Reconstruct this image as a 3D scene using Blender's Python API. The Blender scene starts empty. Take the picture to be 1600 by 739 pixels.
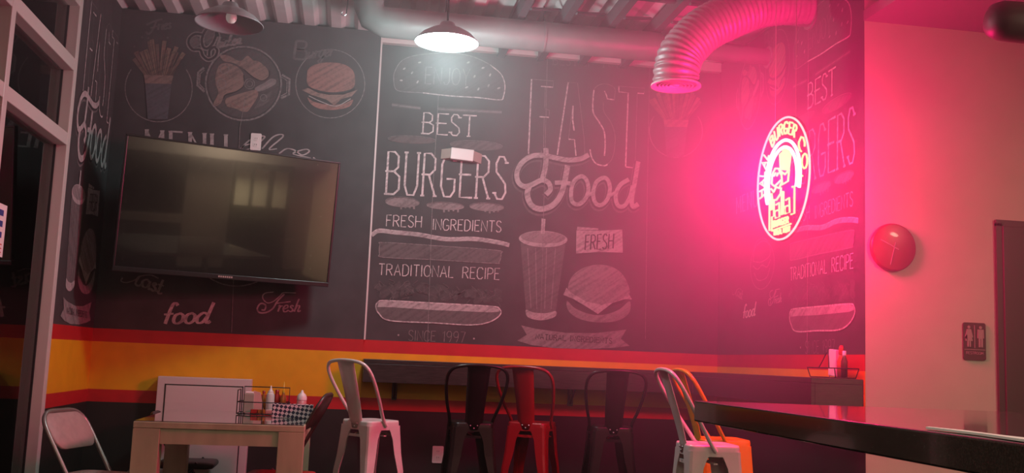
import bpy, bmesh, math, random
from mathutils import Vector, Matrix
random.seed(7)
S = bpy.context.scene
COL = S.collection
PI = math.pi
# ---------------------------------------------------------------- camera
F, YAW, PIT, ROL, EYE = 1576.65, 0.156505, 0.123342, 0.0401594, 1.13
fw = Vector((math.sin(YAW)*math.cos(PIT), math.cos(YAW)*math.cos(PIT), math.sin(PIT)))
_r = Vector((math.cos(YAW), -math.sin(YAW), 0)); _u = _r.cross(fw)
CR = math.cos(ROL)*_r + math.sin(ROL)*_u
CU = -math.sin(ROL)*_r + math.cos(ROL)*_u
CAM = Vector((0, 0, EYE))
cd = bpy.data.cameras.new('camera'); cam = bpy.data.objects.new('camera', cd); COL.objects.link(cam)
cd.sensor_fit = 'HORIZONTAL'; cd.sensor_width = 36; cd.lens = 36*F/1600; cd.clip_start = .05
cam.matrix_world = Matrix(((CR.x, CU.x, -fw.x, 0), (CR.y, CU.y, -fw.y, 0), (CR.z, CU.z, -fw.z, EYE), (0, 0, 0, 1)))
S.camera = cam
def at(x, y, ax, v):            # point of the photo on a world plane
    d = fw + (x-800)/F*CR + (369.5-y)/F*CU
    return CAM + d*((v-CAM[ax])/d[ax])
# ---------------------------------------------------------------- world, exposure, general light
S.view_settings.view_transform = 'Standard'; S.view_settings.look = 'None'
S.view_settings.exposure = 0.0; S.view_settings.gamma = 1; S.view_settings.use_curve_mapping = False
S.cycles.use_denoising = True
S.cycles.max_bounces = 7; S.cycles.volume_bounces = 0; S.cycles.sample_clamp_indirect = 4
w = bpy.data.worlds.new('world'); S.world = w; w.use_nodes = True
w.node_tree.nodes['Background'].inputs[0].default_value = (.02, .022, .026, 1)
w.node_tree.nodes['Background'].inputs[1].default_value = .3
# added volume mimicking lens glare, denser under the ceiling and round the neon corner
def glare_haze(base, top, neon):
    nt = w.node_tree; N = nt.nodes.new; K = nt.links.new
    g = N('ShaderNodeNewGeometry'); sp = N('ShaderNodeSeparateXYZ'); K(g.outputs['Position'], sp.inputs[0])
    mr = N('ShaderNodeMapRange'); mr.interpolation_type = 'SMOOTHSTEP'
    for i, v in ((1, 1.9), (2, 3.5), (3, 0), (4, top)): mr.inputs[i].default_value = v
    K(sp.outputs['Z'], mr.inputs[0])
    d = N('ShaderNodeVectorMath'); d.operation = 'DISTANCE'; K(g.outputs['Position'], d.inputs[0]); d.inputs[1].default_value = (2.2, 5.2, 2.1)
    m2 = N('ShaderNodeMapRange'); m2.interpolation_type = 'SMOOTHSTEP'
    for i, v in ((1, 2.05), (2, .1), (3, 0), (4, neon)): m2.inputs[i].default_value = v
    K(d.outputs['Value'], m2.inputs[0])
    a = N('ShaderNodeMath'); a.operation = 'ADD'; K(mr.outputs[0], a.inputs[0]); K(m2.outputs[0], a.inputs[1])
    b = N('ShaderNodeMath'); b.operation = 'ADD'; K(a.outputs[0], b.inputs[0]); b.inputs[1].default_value = base
    v = N('ShaderNodeVolumeScatter'); K(b.outputs[0], v.inputs['Density'])
    K(v.outputs[0], nt.nodes['World Output'].inputs['Volume'])
glare_haze(.002, .10, .26)
w.cycles.volume_step_size = .55
S.cycles.volume_step_rate = 1.0
def area(name, loc, rot, power, col, size, shape='DISK', sy=None):
    l = bpy.data.lights.new(name, 'AREA'); l.energy = power; l.color = col; l.shape = shape; l.size = size
    if sy: l.size_y = sy
    o = bpy.data.objects.new(name, l); COL.objects.link(o); o.location = loc; o.rotation_euler = rot; return o
# ceiling lamps of the dining room behind and beside the camera
area('room_lamp_light', (0.2, 1.2, 3.0), (0, 0, 0), 17, (1, .90, .70), .4)
area('room_lamp_light', (4.6, 2.2, 2.9), (0, math.radians(18), 0), 36, (1, .84, .60), .5)
area('room_lamp_light', (-.6, -1.6, 3.0), (0, 0, 0), 52, (1, .88, .70), .4)
# bright serving side of the room, behind and to the right of the camera
area('serving_lamp_light', (4.1, -1.9, 2.6), (math.radians(-14), 0, 0), 250, (1, .84, .58), .5)
PENDANT_W, NEON_W = 60, 270
NEON_COL = (1, .003, .16)

# ---------------------------------------------------------------- materials
MATS = {}
def mat(name, col, rough=.5, metal=0, spec=.5, coat=0, noise=None, bump=None, emit=None, es=0):
    if name in MATS: return MATS[name]
    m = bpy.data.materials.new(name); m.use_nodes = True; nt = m.node_tree; b = nt.nodes['Principled BSDF']
    b.inputs['Base Color'].default_value = (*col, 1); b.inputs['Roughness'].default_value = rough
    b.inputs['Metallic'].default_value = metal; b.inputs['Specular IOR Level'].default_value = spec
    b.inputs['Coat Weight'].default_value = coat
    if emit: b.inputs['Emission Color'].default_value = (*emit, 1); b.inputs['Emission Strength'].default_value = es
    tc = nt.nodes.new('ShaderNodeTexCoord')
    if noise:                       # (scale, amount, stretch)
        sc, am, st = noise
        mp = nt.nodes.new('ShaderNodeMapping'); mp.inputs['Scale'].default_value = st
        n = nt.nodes.new('ShaderNodeTexNoise'); n.inputs['Scale'].default_value = sc; n.inputs['Detail'].default_value = 6
        r = nt.nodes.new('ShaderNodeValToRGB')
        r.color_ramp.elements[0].position = .3; r.color_ramp.elements[1].position = .7
        r.color_ramp.elements[0].color = (*[max(0, c*(1-am)) for c in col], 1)
        r.color_ramp.elements[1].color = (*[min(1, c*(1+am)) for c in col], 1)
        nt.links.new(tc.outputs['Object'], mp.inputs[0]); nt.links.new(mp.outputs[0], n.inputs['Vector'])
        nt.links.new(n.outputs['Fac'], r.inputs[0]); nt.links.new(r.outputs[0], b.inputs['Base Color'])
    if bump:
        n2 = nt.nodes.new('ShaderNodeTexNoise'); n2.inputs['Scale'].default_value = bump[0]
        bp = nt.nodes.new('ShaderNodeBump'); bp.inputs['Strength'].default_value = bump[1]; bp.inputs['Distance'].default_value = .01
        nt.links.new(tc.outputs['Object'], n2.inputs['Vector']); nt.links.new(n2.outputs['Fac'], bp.inputs['Height'])
        nt.links.new(bp.outputs[0], b.inputs['Normal'])
    MATS[name] = m; return m
BOARD = (.050, .047, .047)
def chalk(name, col, cover, hatch=True):      # chalk on the board: strokes let the board show through
    if name in MATS: return MATS[name]
    m = bpy.data.materials.new(name); m.use_nodes = True; nt = m.node_tree; b = nt.nodes['Principled BSDF']
    b.inputs['Roughness'].default_value = .8
    tc = nt.nodes.new('ShaderNodeTexCoord')
    n = nt.nodes.new('ShaderNodeTexNoise'); n.inputs['Scale'].default_value = 60; n.inputs['Detail'].default_value = 4
    nt.links.new(tc.outputs['Object'], n.inputs['Vector'])
    fac = n.outputs['Fac']
    if hatch:
        cx = nt.nodes.new('ShaderNodeCombineXYZ')          # diagonal hand-hatching, rising to the right
        for k, v in ((0, (-.57*30, .57*30, .82*30)), (1, (.82*1.6, -.82*1.6, .57*1.6))):
            d = nt.nodes.new('ShaderNodeVectorMath'); d.operation = 'DOT_PRODUCT'; d.inputs[1].default_value = v
            nt.links.new(tc.outputs['Object'], d.inputs[0]); nt.links.new(d.outputs['Value'], cx.inputs[k])
        n2 = nt.nodes.new('ShaderNodeTexNoise'); n2.inputs['Scale'].default_value = 1.6; n2.inputs['Detail'].default_value = 3
        nt.links.new(cx.outputs[0], n2.inputs['Vector'])
        mx = nt.nodes.new('ShaderNodeMath'); mx.operation = 'ADD'
        h = nt.nodes.new('ShaderNodeMath'); h.operation = 'MULTIPLY_ADD'; h.inputs[1].default_value = .35; h.inputs[2].default_value = -.0
        nt.links.new(n.outputs['Fac'], h.inputs[0])
        nt.links.new(h.outputs[0], mx.inputs[0])
        h2 = nt.nodes.new('ShaderNodeMath'); h2.operation = 'MULTIPLY'; h2.inputs[1].default_value = .65
        nt.links.new(n2.outputs['Fac'], h2.inputs[0]); nt.links.new(h2.outputs[0], mx.inputs[1])
        fac = mx.outputs[0]
    r = nt.nodes.new('ShaderNodeValToRGB')
    r.color_ramp.elements[0].position = .36; r.color_ramp.elements[1].position = .56
    lo = [BOARD[i]+(col[i]-BOARD[i])*cover*.45 for i in range(3)]
    hi = [BOARD[i]+(col[i]-BOARD[i])*cover for i in range(3)]
    r.color_ramp.elements[0].color = (*lo, 1); r.color_ramp.elements[1].color = (*hi, 1)
    nt.links.new(fac, r.inputs[0]); nt.links.new(r.outputs[0], b.inputs['Base Color'])
    MATS[name] = m; return m
def glassy(name, tint, refl, rough=.02):
    if name in MATS: return MATS[name]
    m = bpy.data.materials.new(name); m.use_nodes = True; nt = m.node_tree; nt.nodes.remove(nt.nodes['Principled BSDF'])
    t = nt.nodes.new('ShaderNodeBsdfTransparent'); t.inputs[0].default_value = (*tint, 1)
    g = nt.nodes.new('ShaderNodeBsdfGlossy'); g.inputs['Roughness'].default_value = rough
    f = nt.nodes.new('ShaderNodeFresnel'); f.inputs[0].default_value = refl
    x = nt.nodes.new('ShaderNodeMixShader')
    nt.links.new(f.outputs[0], x.inputs[0]); nt.links.new(t.outputs[0], x.inputs[1]); nt.links.new(g.outputs[0], x.inputs[2])
    nt.links.new(x.outputs[0], nt.nodes['Material Output'].inputs[0]); MATS[name] = m; return m
def emis(name, col, s):
    if name in MATS: return MATS[name]
    m = bpy.data.materials.new(name); m.use_nodes = True; nt = m.node_tree; nt.nodes.remove(nt.nodes['Principled BSDF'])
    e = nt.nodes.new('ShaderNodeEmission'); e.inputs[0].default_value = (*col, 1); e.inputs[1].default_value = s
    nt.links.new(e.outputs[0], nt.nodes['Material Output'].inputs[0]); MATS[name] = m; return m

M_board = mat('chalkboard_mural', BOARD, .62, noise=(5, .22, (1, 1, 1)))
M_red = mat('red_stripe', (.46, .012, .018), .45, noise=(9, .08, (1, 1, 1)))
M_yel = mat('yellow_stripe', (.72, .36, .006), .45, noise=(9, .06, (1, 1, 1)))
M_wains = mat('black_wainscot', (.014, .012, .010), .6, noise=(6, .2, (1, 1, 1)))
M_white = mat('white_wall', (.66, .60, .47), .7, noise=(7, .03, (1, 1, 1)), bump=(120, .05))
M_beige = mat('beige_wall', (.55, .46, .33), .8, noise=(2, .1, (1, 1, 1)))
M_floor = mat('floor_concrete', (.12, .10, .085), .35, noise=(4, .25, (1, 1, 1)))
M_ceil = mat('ceiling_deck', (.74, .68, .66), .7, noise=(5, .1, (1, 1, 1)))
M_joist = mat('joist_grey', (.10, .10, .105), .6)
M_soffit = mat('soffit_paint', (.20, .17, .16), .8)
M_alu = mat('window_aluminium', (.55, .55, .49), .4)
M_gask = mat('rubber_gasket', (.01, .01, .01), .6)
M_glass = glassy('window_glass', (.80, .85, .82), 1.55)
M_brick = mat('dark_brick', (.05, .04, .03), .9, noise=(12, .4, (1, 1, 1)))
M_trimlight = mat('pale_edge_trim', (.62, .55, .52), .5)
M_blackwood = mat('black_counter', (.030, .024, .022), .28, coat=.25, noise=(14, .4, (1, 8, 8)))
M_top = mat('glossy_black_top', (.045, .031, .027), .10, coat=.4, noise=(420, .35, (1, 1, 1)))
M_wst = mat('white_enamel', (.66, .63, .58), .33, coat=.15, noise=(12, .05, (1, 1, 1)))
M_dst = mat('black_gunmetal', (.028, .024, .023), .30, metal=.6)
M_rst = mat('red_enamel', (.24, .004, .010), .30, coat=.2)
M_yst = mat('yellow_enamel', (.72, .37, .01), .30, coat=.2)
M_rivet = mat('rivet_steel', (.7, .7, .7), .3, metal=.9)
M_table = mat('whitewashed_wood', (.47, .44, .28), .5, noise=(5, .22, (1.5, 1.5, .35)))
M_tglass = mat('table_glass', (.14, .12, .10), .03, coat=1, spec=.9)
M_chr = mat('grey_steel_tube', (.36, .33, .30), .35, metal=.7)
M_brown = mat('brown_steel_tube', (.075, .05, .042), .38, metal=.4)
M_pad = mat('tan_vinyl', (.42, .30, .27), .5, noise=(30, .08, (1, 1, 1)))
M_padb = mat('black_vinyl', (.03, .026, .024), .45)
M_padr = mat('red_vinyl', (.40, .03, .03), .45)
M_tv = mat('tv_black_plastic', (.016, .016, .017), .3)
M_scr = mat('tv_screen', (.012, .012, .012), .13, spec=1, coat=1)
M_shade = mat('lamp_enamel_grey', (.30, .32, .32), .35)
M_bulb = mat('unlit_bulb_faint_glow', (.80, .78, .70), .3, emit=(1, .95, .85), es=.12)  # faint emission stands in for light reflected off the unlit bulb
M_duct = mat('galvanised_duct', (.24, .225, .22), .5, metal=.2, noise=(8, .1, (1, 1, 1)))
M_flex = mat('flex_duct_foil', (.36, .32, .32), .45, metal=.25, noise=(30, .12, (1, 1, 1)))
M_diff = mat('diffuser_white', (.72, .70, .69), .4)
M_dark = mat('dark_plastic', (.02, .018, .018), .4)
M_wht = mat('white_plastic', (.74, .70, .66), .4)
M_paper = mat('white_paper', (.78, .74, .70), .8)
M_wire = mat('black_wire', (.012, .012, .012), .4)
M_clock = mat('dark_clock_face', (.24, .02, .035), .35, coat=.2)
M_sign = mat('brown_sign', (.085, .045, .042), .5)
M_signmark = mat('sign_mark', (.42, .34, .30), .6)
M_door = mat('dark_door', (.085, .062, .055), .5)
M_wboard = mat('white_cabinet', (.62, .55, .52), .45)
C_br = chalk('chalk_bright', (.62, .56, .54), 1.0)
C_lt = chalk('chalk_light', (.62, .56, .54), .62)
C_md = chalk('chalk_mid', (.60, .52, .50), .36)
C_dm = chalk('chalk_dim', (.60, .52, .50), .15)
C_vd = chalk('chalk_faint', (.60, .52, .50), .07)
C_ln = chalk('chalk_line', (.66, .60, .58), .85, hatch=False)
C_lnd = chalk('chalk_line_dim', (.60, .54, .52), .33, hatch=False)
C_dk = mat('mural_dark_ink', (.032, .026, .028), .7)
C_fry = chalk('fries_tan', (.38, .25, .18), .60)
C_fry2 = chalk('fries_brown', (.33, .20, .15), .45)
C_chk = chalk('chicken_brown', (.37, .25, .21), .66)
C_bun = chalk('bun_red_brown', (.40, .20, .17), .7)
C_cup = chalk('cup_slate', (.20, .21, .25), .35)

# ---------------------------------------------------------------- mesh helpers
class MB:
    def __init__(s): s.v = []; s.f = []; s.mi = []; s.mats = []; s.sm = []
    def m(s, mt):
        if mt not in s.mats: s.mats.append(mt)
        return s.mats.index(mt)
    def add(s, vs, fs, mt=None, smooth=False, M=None):
        o = len(s.v); k = s.m(mt) if mt else 0
        for p in vs:
            p = Vector(p); s.v.append(M @ p if M else p)
        for f in fs: s.f.append(tuple(i+o for i in f)); s.mi.append(k); s.sm.append(smooth)
        return s
    def box(s, a, b, mt=None, M=None):
        x0, y0, z0 = [min(a[i], b[i]) for i in range(3)]; x1, y1, z1 = [max(a[i], b[i]) for i in range(3)]
        return s.add([(x0,y0,z0),(x1,y0,z0),(x1,y1,z0),(x0,y1,z0),(x0,y0,z1),(x1,y0,z1),(x1,y1,z1),(x0,y1,z1)],
            [(0,3,2,1),(4,5,6,7),(0,1,5,4),(1,2,6,5),(2,3,7,6),(3,0,4,7)], mt, False, M)
    def tube(s, pts, r, n=10, mt=None, closed=False, M=None, cap=True):
        P = [Vector(p) for p in pts]; N = len(P); R = r if isinstance(r, (list, tuple)) else [r]*N
        vs = []; fs = []; up = None
        for i in range(N):
            if closed: t = (P[(i+1) % N]-P[i-1])
            else: t = P[min(i+1, N-1)]-P[max(i-1, 0)]
            t = t.normalized() if t.length > 1e-9 else Vector((0, 0, 1))
            if up is None:
                up = Vector((0, 0, 1)) if abs(t.z) < .9 else Vector((1, 0, 0))
            a = up - t*up.dot(t)
            if a.length < 1e-5: a = t.orthogonal()
            a.normalize(); up = a; b = t.cross(a)
            for k in range(n):
                q = 2*PI*k/n; vs.append(P[i]+R[i]*(math.cos(q)*a+math.sin(q)*b))
        for i in range(N if closed else N-1):
            j = (i+1) % N
            for k in range(n):
                fs.append((i*n+k, i*n+(k+1) % n, j*n+(k+1) % n, j*n+k))
        s.add(vs, fs, mt, True, M)
        if not closed and cap:
            s.add(vs[:n], [tuple(range(n-1, -1, -1))], mt, False, M); s.add(vs[-n:], [tuple(range(n))], mt, False, M)
        return s
    def lathe(s, prof, n=32, mt=None, M=None, smooth=True):
        vs = []; fs = []
        for r, z in prof:
            for k in range(n): vs.append((r*math.cos(2*PI*k/n), r*math.sin(2*PI*k/n), z))
        for i in range(len(prof)-1):
            for k in range(n): fs.append((i*n+k, i*n+(k+1) % n, (i+1)*n+(k+1) % n, (i+1)*n+k))
        return s.add(vs, fs, mt, smooth, M)
    def prism(s, poly, d, mt=None, M=None):      # poly in x,z ; extruded along +y by d
        n = len(poly); vs = [(x, 0, z) for x, z in poly]+[(x, d, z) for x, z in poly]
        fs = [tuple(range(n)), tuple(range(2*n-1, n-1, -1))]+[(i, (i+1) % n+0, (i+1) % n+n, i+n) for i in range(n)]
        return s.add(vs, fs, mt, False, M)
    def build(s, name, mt=None, parent=None, bevel=0, loc=None):
        me = bpy.data.meshes.new(name); me.from_pydata([tuple(p) for p in s.v], [], s.f)
        mats = s.mats or [mt]
        for q in mats: me.materials.append(q)
        me.polygons.foreach_set('material_index', s.mi); me.polygons.foreach_set('use_smooth', s.sm); me.update()
        o = bpy.data.objects.new(name, me); COL.objects.link(o)
        if parent: o.parent = parent
        if loc: o.location = loc
        if bevel:
            b = o.modifiers.new('bevel', 'BEVEL'); b.width = bevel; b.segments = 2; b.limit_method = 'ANGLE'
        return o
def thing(name, label, cat, loc=(0, 0, 0), rz=0, group=None):
    o = bpy.data.objects.new(name, None); COL.objects.link(o); o.location = loc; o.rotation_euler = (0, 0, rz)
    o.empty_display_size = .05
    o['label'] = label; o['category'] = cat
    if group: o['group'] = group
    return o
def tag(o, label, cat, group=None):
    o['label'] = label; o['category'] = cat
    if group: o['group'] = group
    return o
def struct(o, label=None):
    o['kind'] = 'structure'
    if label: o['label'] = label
    return o
def dup(root, loc, rz, label, group=None, swap=None):
    r = root.copy(); COL.objects.link(r); r.location = loc; r.rotation_euler = (0, 0, rz); r['label'] = label
    if group: r['group'] = group
    def kids(src, dst):
        for ch in [c for c in src.children]:
            c = ch.copy(); COL.objects.link(c); c.parent = dst
            if swap and c.type == 'MESH':
                c.data = c.data.copy()
                for i, mm in enumerate(c.data.materials):
                    if mm in swap: c.data.materials[i] = swap[mm]
            kids(ch, c)
    kids(root, r)
    return r
def smooth(pts, n=6, closed=False):
    P = [Vector((p[0], p[1], p[2] if len(p) > 2 else 0)) for p in pts]; N = len(P); out = []
    for i in range(N if closed else N-1):
        p1, p2 = P[i], P[(i+1) % N]
        p0 = P[i-1] if (closed or i > 0) else p1*2-p2
        p3 = P[(i+2) % N] if (closed or i+2 < N) else p2*2-p1
        for k in range(n):
            t = k/n
            out.append(.5*((2*p1)+(p2-p0)*t+(2*p0-5*p1+4*p2-p3)*t*t+(3*p1-p0-3*p2+p3)*t**3))
    if not closed: out.append(P[-1])
    return [tuple(p) for p in out]
def rrect(x0, z0, x1, z1, r, n=5):
    out = []
    for cx, cz, a0 in ((x1-r, z0+r, -90), (x1-r, z1-r, 0), (x0+r, z1-r, 90), (x0+r, z0+r, 180)):
        for k in range(n+1):
            a = math.radians(a0+90*k/n); out.append((cx+r*math.cos(a), cz+r*math.sin(a)))
    return out

# ---------------------------------------------------------------- room shell
YB, YR, XL, XS, XR, YW = 7.20, 7.26, -1.697, .112, 2.737, 5.068
ZC, Z_RT, Z_YT, Z_YB, Z_RB = 3.48, 1.243, 1.155, .838, .755
Y_OPEN, Y0, X1, ZLOW = 6.223, -3.2, 6.2, 3.095
def wall_bands(name, p0, p1, label, thick):      # p0,p1 in plan, left to right seen from inside ; solid behind
    m = MB(); zs = [0, Z_RB, Z_YB, Z_YT, Z_RT, ZC]; ms = [M_wains, M_red, M_yel, M_red, M_board]
    a = Vector((p0[0], p0[1], 0)); b = Vector((p1[0], p1[1], 0)); nrm = Vector((thick[0], thick[1], 0))
    for i, mt in enumerate(ms):
        z0, z1 = Vector((0, 0, zs[i])), Vector((0, 0, zs[i+1]))
        m.add([a+z0, b+z0, b+z1, a+z1], [(0, 1, 2, 3)], mt)
        m.add([a+z0+nrm, b+z0+nrm, b+z1+nrm, a+z1+nrm], [(3, 2, 1, 0)], mt)
        m.add([a+z0, a+z1, a+z1+nrm, a+z0+nrm], [(0, 1, 2, 3)], mt)
        m.add([b+z0, b+z1, b+z1+nrm, b+z0+nrm], [(3, 2, 1, 0)], mt)
    return struct(m.build(name), label)
W_tv = wall_bands('wall_back', (XL, YB), (XS, YB), 'black mural wall section behind the television with red and yellow stripe', (0, .2))
W_bk = wall_bands('wall_back_recess', (XS, YR), (XR, YR), 'black burger mural wall above the wall counter', (0, .14))
W_rt = wall_bands('wall_right', (XR, YR), (XR, YW), 'black mural wall beside the neon sign', (.0035, 0))
W_lf = wall_bands('wall_left', (XL, Y_OPEN), (XL, YB), 'short black mural wall between window and television wall', (-.1, 0))
o = MB().box((XR+.004, YW, 0), (X1, YW+.1, ZC), M_white).build('wall_front_right'); struct(o, 'off-white wall with the clock and restroom sign'); W_wh = o
m = MB(); m.box((X1, Y0, 0), (X1+.1, YW+.1, ZC), M_beige)
o = struct(m.build('wall_far_right'))
m = MB(); m.box((1.6, Y0+.002, 1.98), (X1-.01, Y0+.5, ZLOW-.01), M_soffit); struct(m.build('trim_3'), 'dark header over the serving side')
m = MB(); m.box((3.72, Y0+.002, .1), (4.55, Y0+.06, 1.97), M_door); m.box((5.75, Y0+.002, .1), (X1-.01, Y0+.06, 1.97), M_door); struct(m.build('trim_4'), 'dark panels on the serving wall')
m = MB()
for a in (4.65, 5.0, 5.4): m.box((a, Y0+.002, 1.2), (a+.27, Y0+.02, 1.85), M_white)
struct(m.build('trim_5'), 'pale panels on the serving wall')
m = MB(); m.box((1.6, Y0+.002, .86), (3.70, Y0+.35, .97), M_door); struct(m.build('trim_6'), 'dark counter rail on the serving wall')
# ceiling: ribbed metal deck, ribs running in depth
m = MB(); m.box((XL-.2, Y0, ZC+.04), (X1+.1, YR+.2, ZC+.1), M_ceil)
x = XL-.1
while x < XR+.2:
    m.add([(x, Y0, ZC+.04), (x+.03, Y0, ZC), (x+.10, Y0, ZC), (x+.13, Y0, ZC+.04), (x, YR, ZC+.04), (x+.03, YR, ZC), (x+.10, YR, ZC), (x+.13, YR, ZC+.04)],
          [(0, 1, 5, 4), (1, 2, 6, 5), (2, 3, 7, 6)], M_ceil); x += .19
ceil = struct(m.build('ceiling'), 'pale ribbed metal deck ceiling')
m = MB()
for i, x in enumerate((.98, 1.28, 1.60, 1.92)):
    m.box((x, 2.0, ZC-.10), (x+.05, YR, ZC), M_joist)
    for k in range(14):
        y = 2.2+k*.36; m.tube([(x+.025+.03, y, ZC-.1), (x+.28, y+.16, ZC-.03)], .011, 6, M_joist)
for y in (4.9, 5.9, 6.75): m.box((.6, y, ZC-.06), (XR, y+.04, ZC), M_joist)
m.build('roof_joist', parent=ceil)
o = MB().box((XR, 2.2, ZLOW), (X1, YW, ZLOW+.06), M_soffit).build('ceiling_low'); struct(o, 'dark lowered ceiling over the restroom side')
o = MB().box((XS, YR-.05, ZC-.075), (XR-.02, YR, ZC-.005), M_trimlight).build('trim_1'); struct(o, 'pale strip along the top of the mural wall')
o = MB().box((XS, YB-.004, Z_RT), (XS+.012, YR, ZC), M_trimlight).build('trim_2'); struct(o, 'thin pale corner edge between the two mural walls')
# dark door in the white wall
p = at(1557, 355, 1, YW)
o = struct(MB().box((p.x+.02, YW-.03, 0), (p.x+.86, YW-.004, 1.985), M_door).build('door_1', bevel=.004), 'dark restroom door at the right edge')
m = MB(); m.box((p.x-.015, YW-.02, 0), (p.x+.02, YW-.002, 2.0), M_door); m.box((p.x-.015, YW-.02, 1.985), (p.x+.9, YW-.002, 2.02), M_door); m.build('door_frame', parent=o)
m = MB(); m.tube([(p.x+.78, YW-.03, 1.0), (p.x+.78, YW-.075, 1.0), (p.x+.68, YW-.08, 1.0)], .01, 8, M_rivet); m.build('door_handle', parent=o)

# ---------------------------------------------------------------- storefront window
XF = -1.69
y2 = 5.10
m = MB()
for ye in (Y_OPEN, y2, 3.9, 2.6, 1.2, -.2, -1.8):
    m.box((XF-.105, ye-.062, 0), (XF, ye, ZC), M_alu)
for z0, z1 in ((0, .1), (2.285, 2.36), (2.735, 2.81), (3.13, 3.22), (3.40, ZC)):
    m.box((XF-.10, Y0, z0), (XF-.002, Y_OPEN-.01, z1), M_alu)
win = struct(m.build('window_1', bevel=.004), 'aluminium storefront window at the left edge')
m = MB()
for ye in (Y_OPEN, y2, 3.9): m.box((XF-.075, ye-.070, .1), (XF-.060, ye-.062, ZC), M_gask)
m.build('gasket', parent=win)
ys = [Y_OPEN-.062, y2-.062, 3.9-.062, 2.6-.062, 1.2-.062, -.2-.062, -1.8-.062]; ends = [y2, 3.9, 2.6, 1.2, -.2, -1.8, Y0]
for a, b in zip(ys[:3], ends[:3]):
    for z0, z1 in ((.1, 2.285), (2.36, 2.735), (2.81, 3.13)):
        MB().box((XF-.072, b, z0), (XF-.066, a, z1), M_glass).build('pane', parent=win)
m = MB()
for a, b in zip(ys[3:], ends[3:]): m.box((XF-.072, b, .1), (XF-.066, a, 3.4), M_glass)
m.build('pane', parent=win)
# night outside: dark block wall across the walk
m = MB(); m.box((-4.6, Y0, -.1), (-4.4, 12, 4.5), M_brick)
for k in range(22): m.box((-4.4, Y0, k*.2), (-4.392, 12, k*.2+.012), M_joist)
struct(m.build('wall_outside'), 'dark block wall outside the window')

# ---------------------------------------------------------------- chalk mural drawing kit
PLN = {'tv': 1, 'bk': 1}
class Ink:                       # shapes kept as (u, z) in metres on the wall they were seen on
    def __init__(s, Y): s.Y = Y; s.sh = []
    def P(s, pts): return [(lambda q: (q.x, q.z))(at(q_[0], q_[1], 1, s.Y)) for q_ in pts]
    def fill(s, pts, mt, layer=1, sm=False):
        if sm: pts = [(p[0], p[1]) for p in smooth(pts, 5, True)]
        s.sh.append(('f', s.P(pts), mt, layer))
    def line(s, pts, wpx, mt, layer=2, sm=False, closed=False, calli=0):
        if sm: pts = [(p[0], p[1]) for p in smooth(pts, 6, closed)]
        s.sh.append(('l', s.P(pts), mt, layer, wpx/219., closed, calli))
    def ell(s, cx, cy, rx, ry, mt, layer=1, w=None, a0=0, a1=360, rot=0):
        n = max(8, int(abs(a1-a0)/9)); c, sn = math.cos(math.radians(rot)), math.sin(math.radians(rot)); pts = []
        for k in range(n+1):
            t = math.radians(a0+(a1-a0)*k/n); X, Yy = rx*math.cos(t), ry*math.sin(t); pts.append((cx+X*c-Yy*sn, cy+X*sn+Yy*c))
        if w is None: s.fill(pts[:-1], mt, layer)
        else: s.line(pts[:-1] if a1-a0 == 360 else pts, w, mt, layer, closed=(a1-a0 == 360))
def emit_ink(ink, name, parent, fn, sel=None):
    """fn(u, z, off) -> world point"""
    m = MB()
    for si, sh in enumerate(ink.sh):
        if sh[0] == 'f':
            off = .0008*sh[3]+si*3e-6; poly = [Vector((u, z, 0)) for u, z in sh[1]]
            bm = bmesh.new(); vs = [bm.verts.new(p) for p in poly]
            try:
                f = bm.faces.new(vs); r = bmesh.ops.triangulate(bm, faces=[f])
                bm.verts.index_update()
                m.add([fn(v.co.x, v.co.y, off) for v in bm.verts], [[v.index for v in f.verts] for f in bm.faces], sh[2])
            except ValueError: pass
            bm.free()
        else:
            _, P, mt, layer, w, closed, calli = sh; off = .0008*layer+si*3e-6; P = [Vector(p) for p in P]; N = len(P)
            vs = []; fs = []
            for i in range(N):
                t = (P[(i+1) % N]-P[i-1]) if closed else (P[min(i+1, N-1)]-P[max(i-1, 0)])
                t = t.normalized() if t.length > 1e-9 else Vector((1, 0))
                ww = w*(1-calli+calli*abs(t.y)) if calli else w
                nn = Vector((-t.y, t.x))*ww/2
                vs += [fn(*(P[i]+nn), off), fn(*(P[i]-nn), off)]
            for i in range(N if closed else N-1):
                j = (i+1) % N; fs.append((2*i, 2*j, 2*j+1, 2*i+1))
            m.add(vs, fs, mt)
    return m.build(name, parent=parent)
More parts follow.
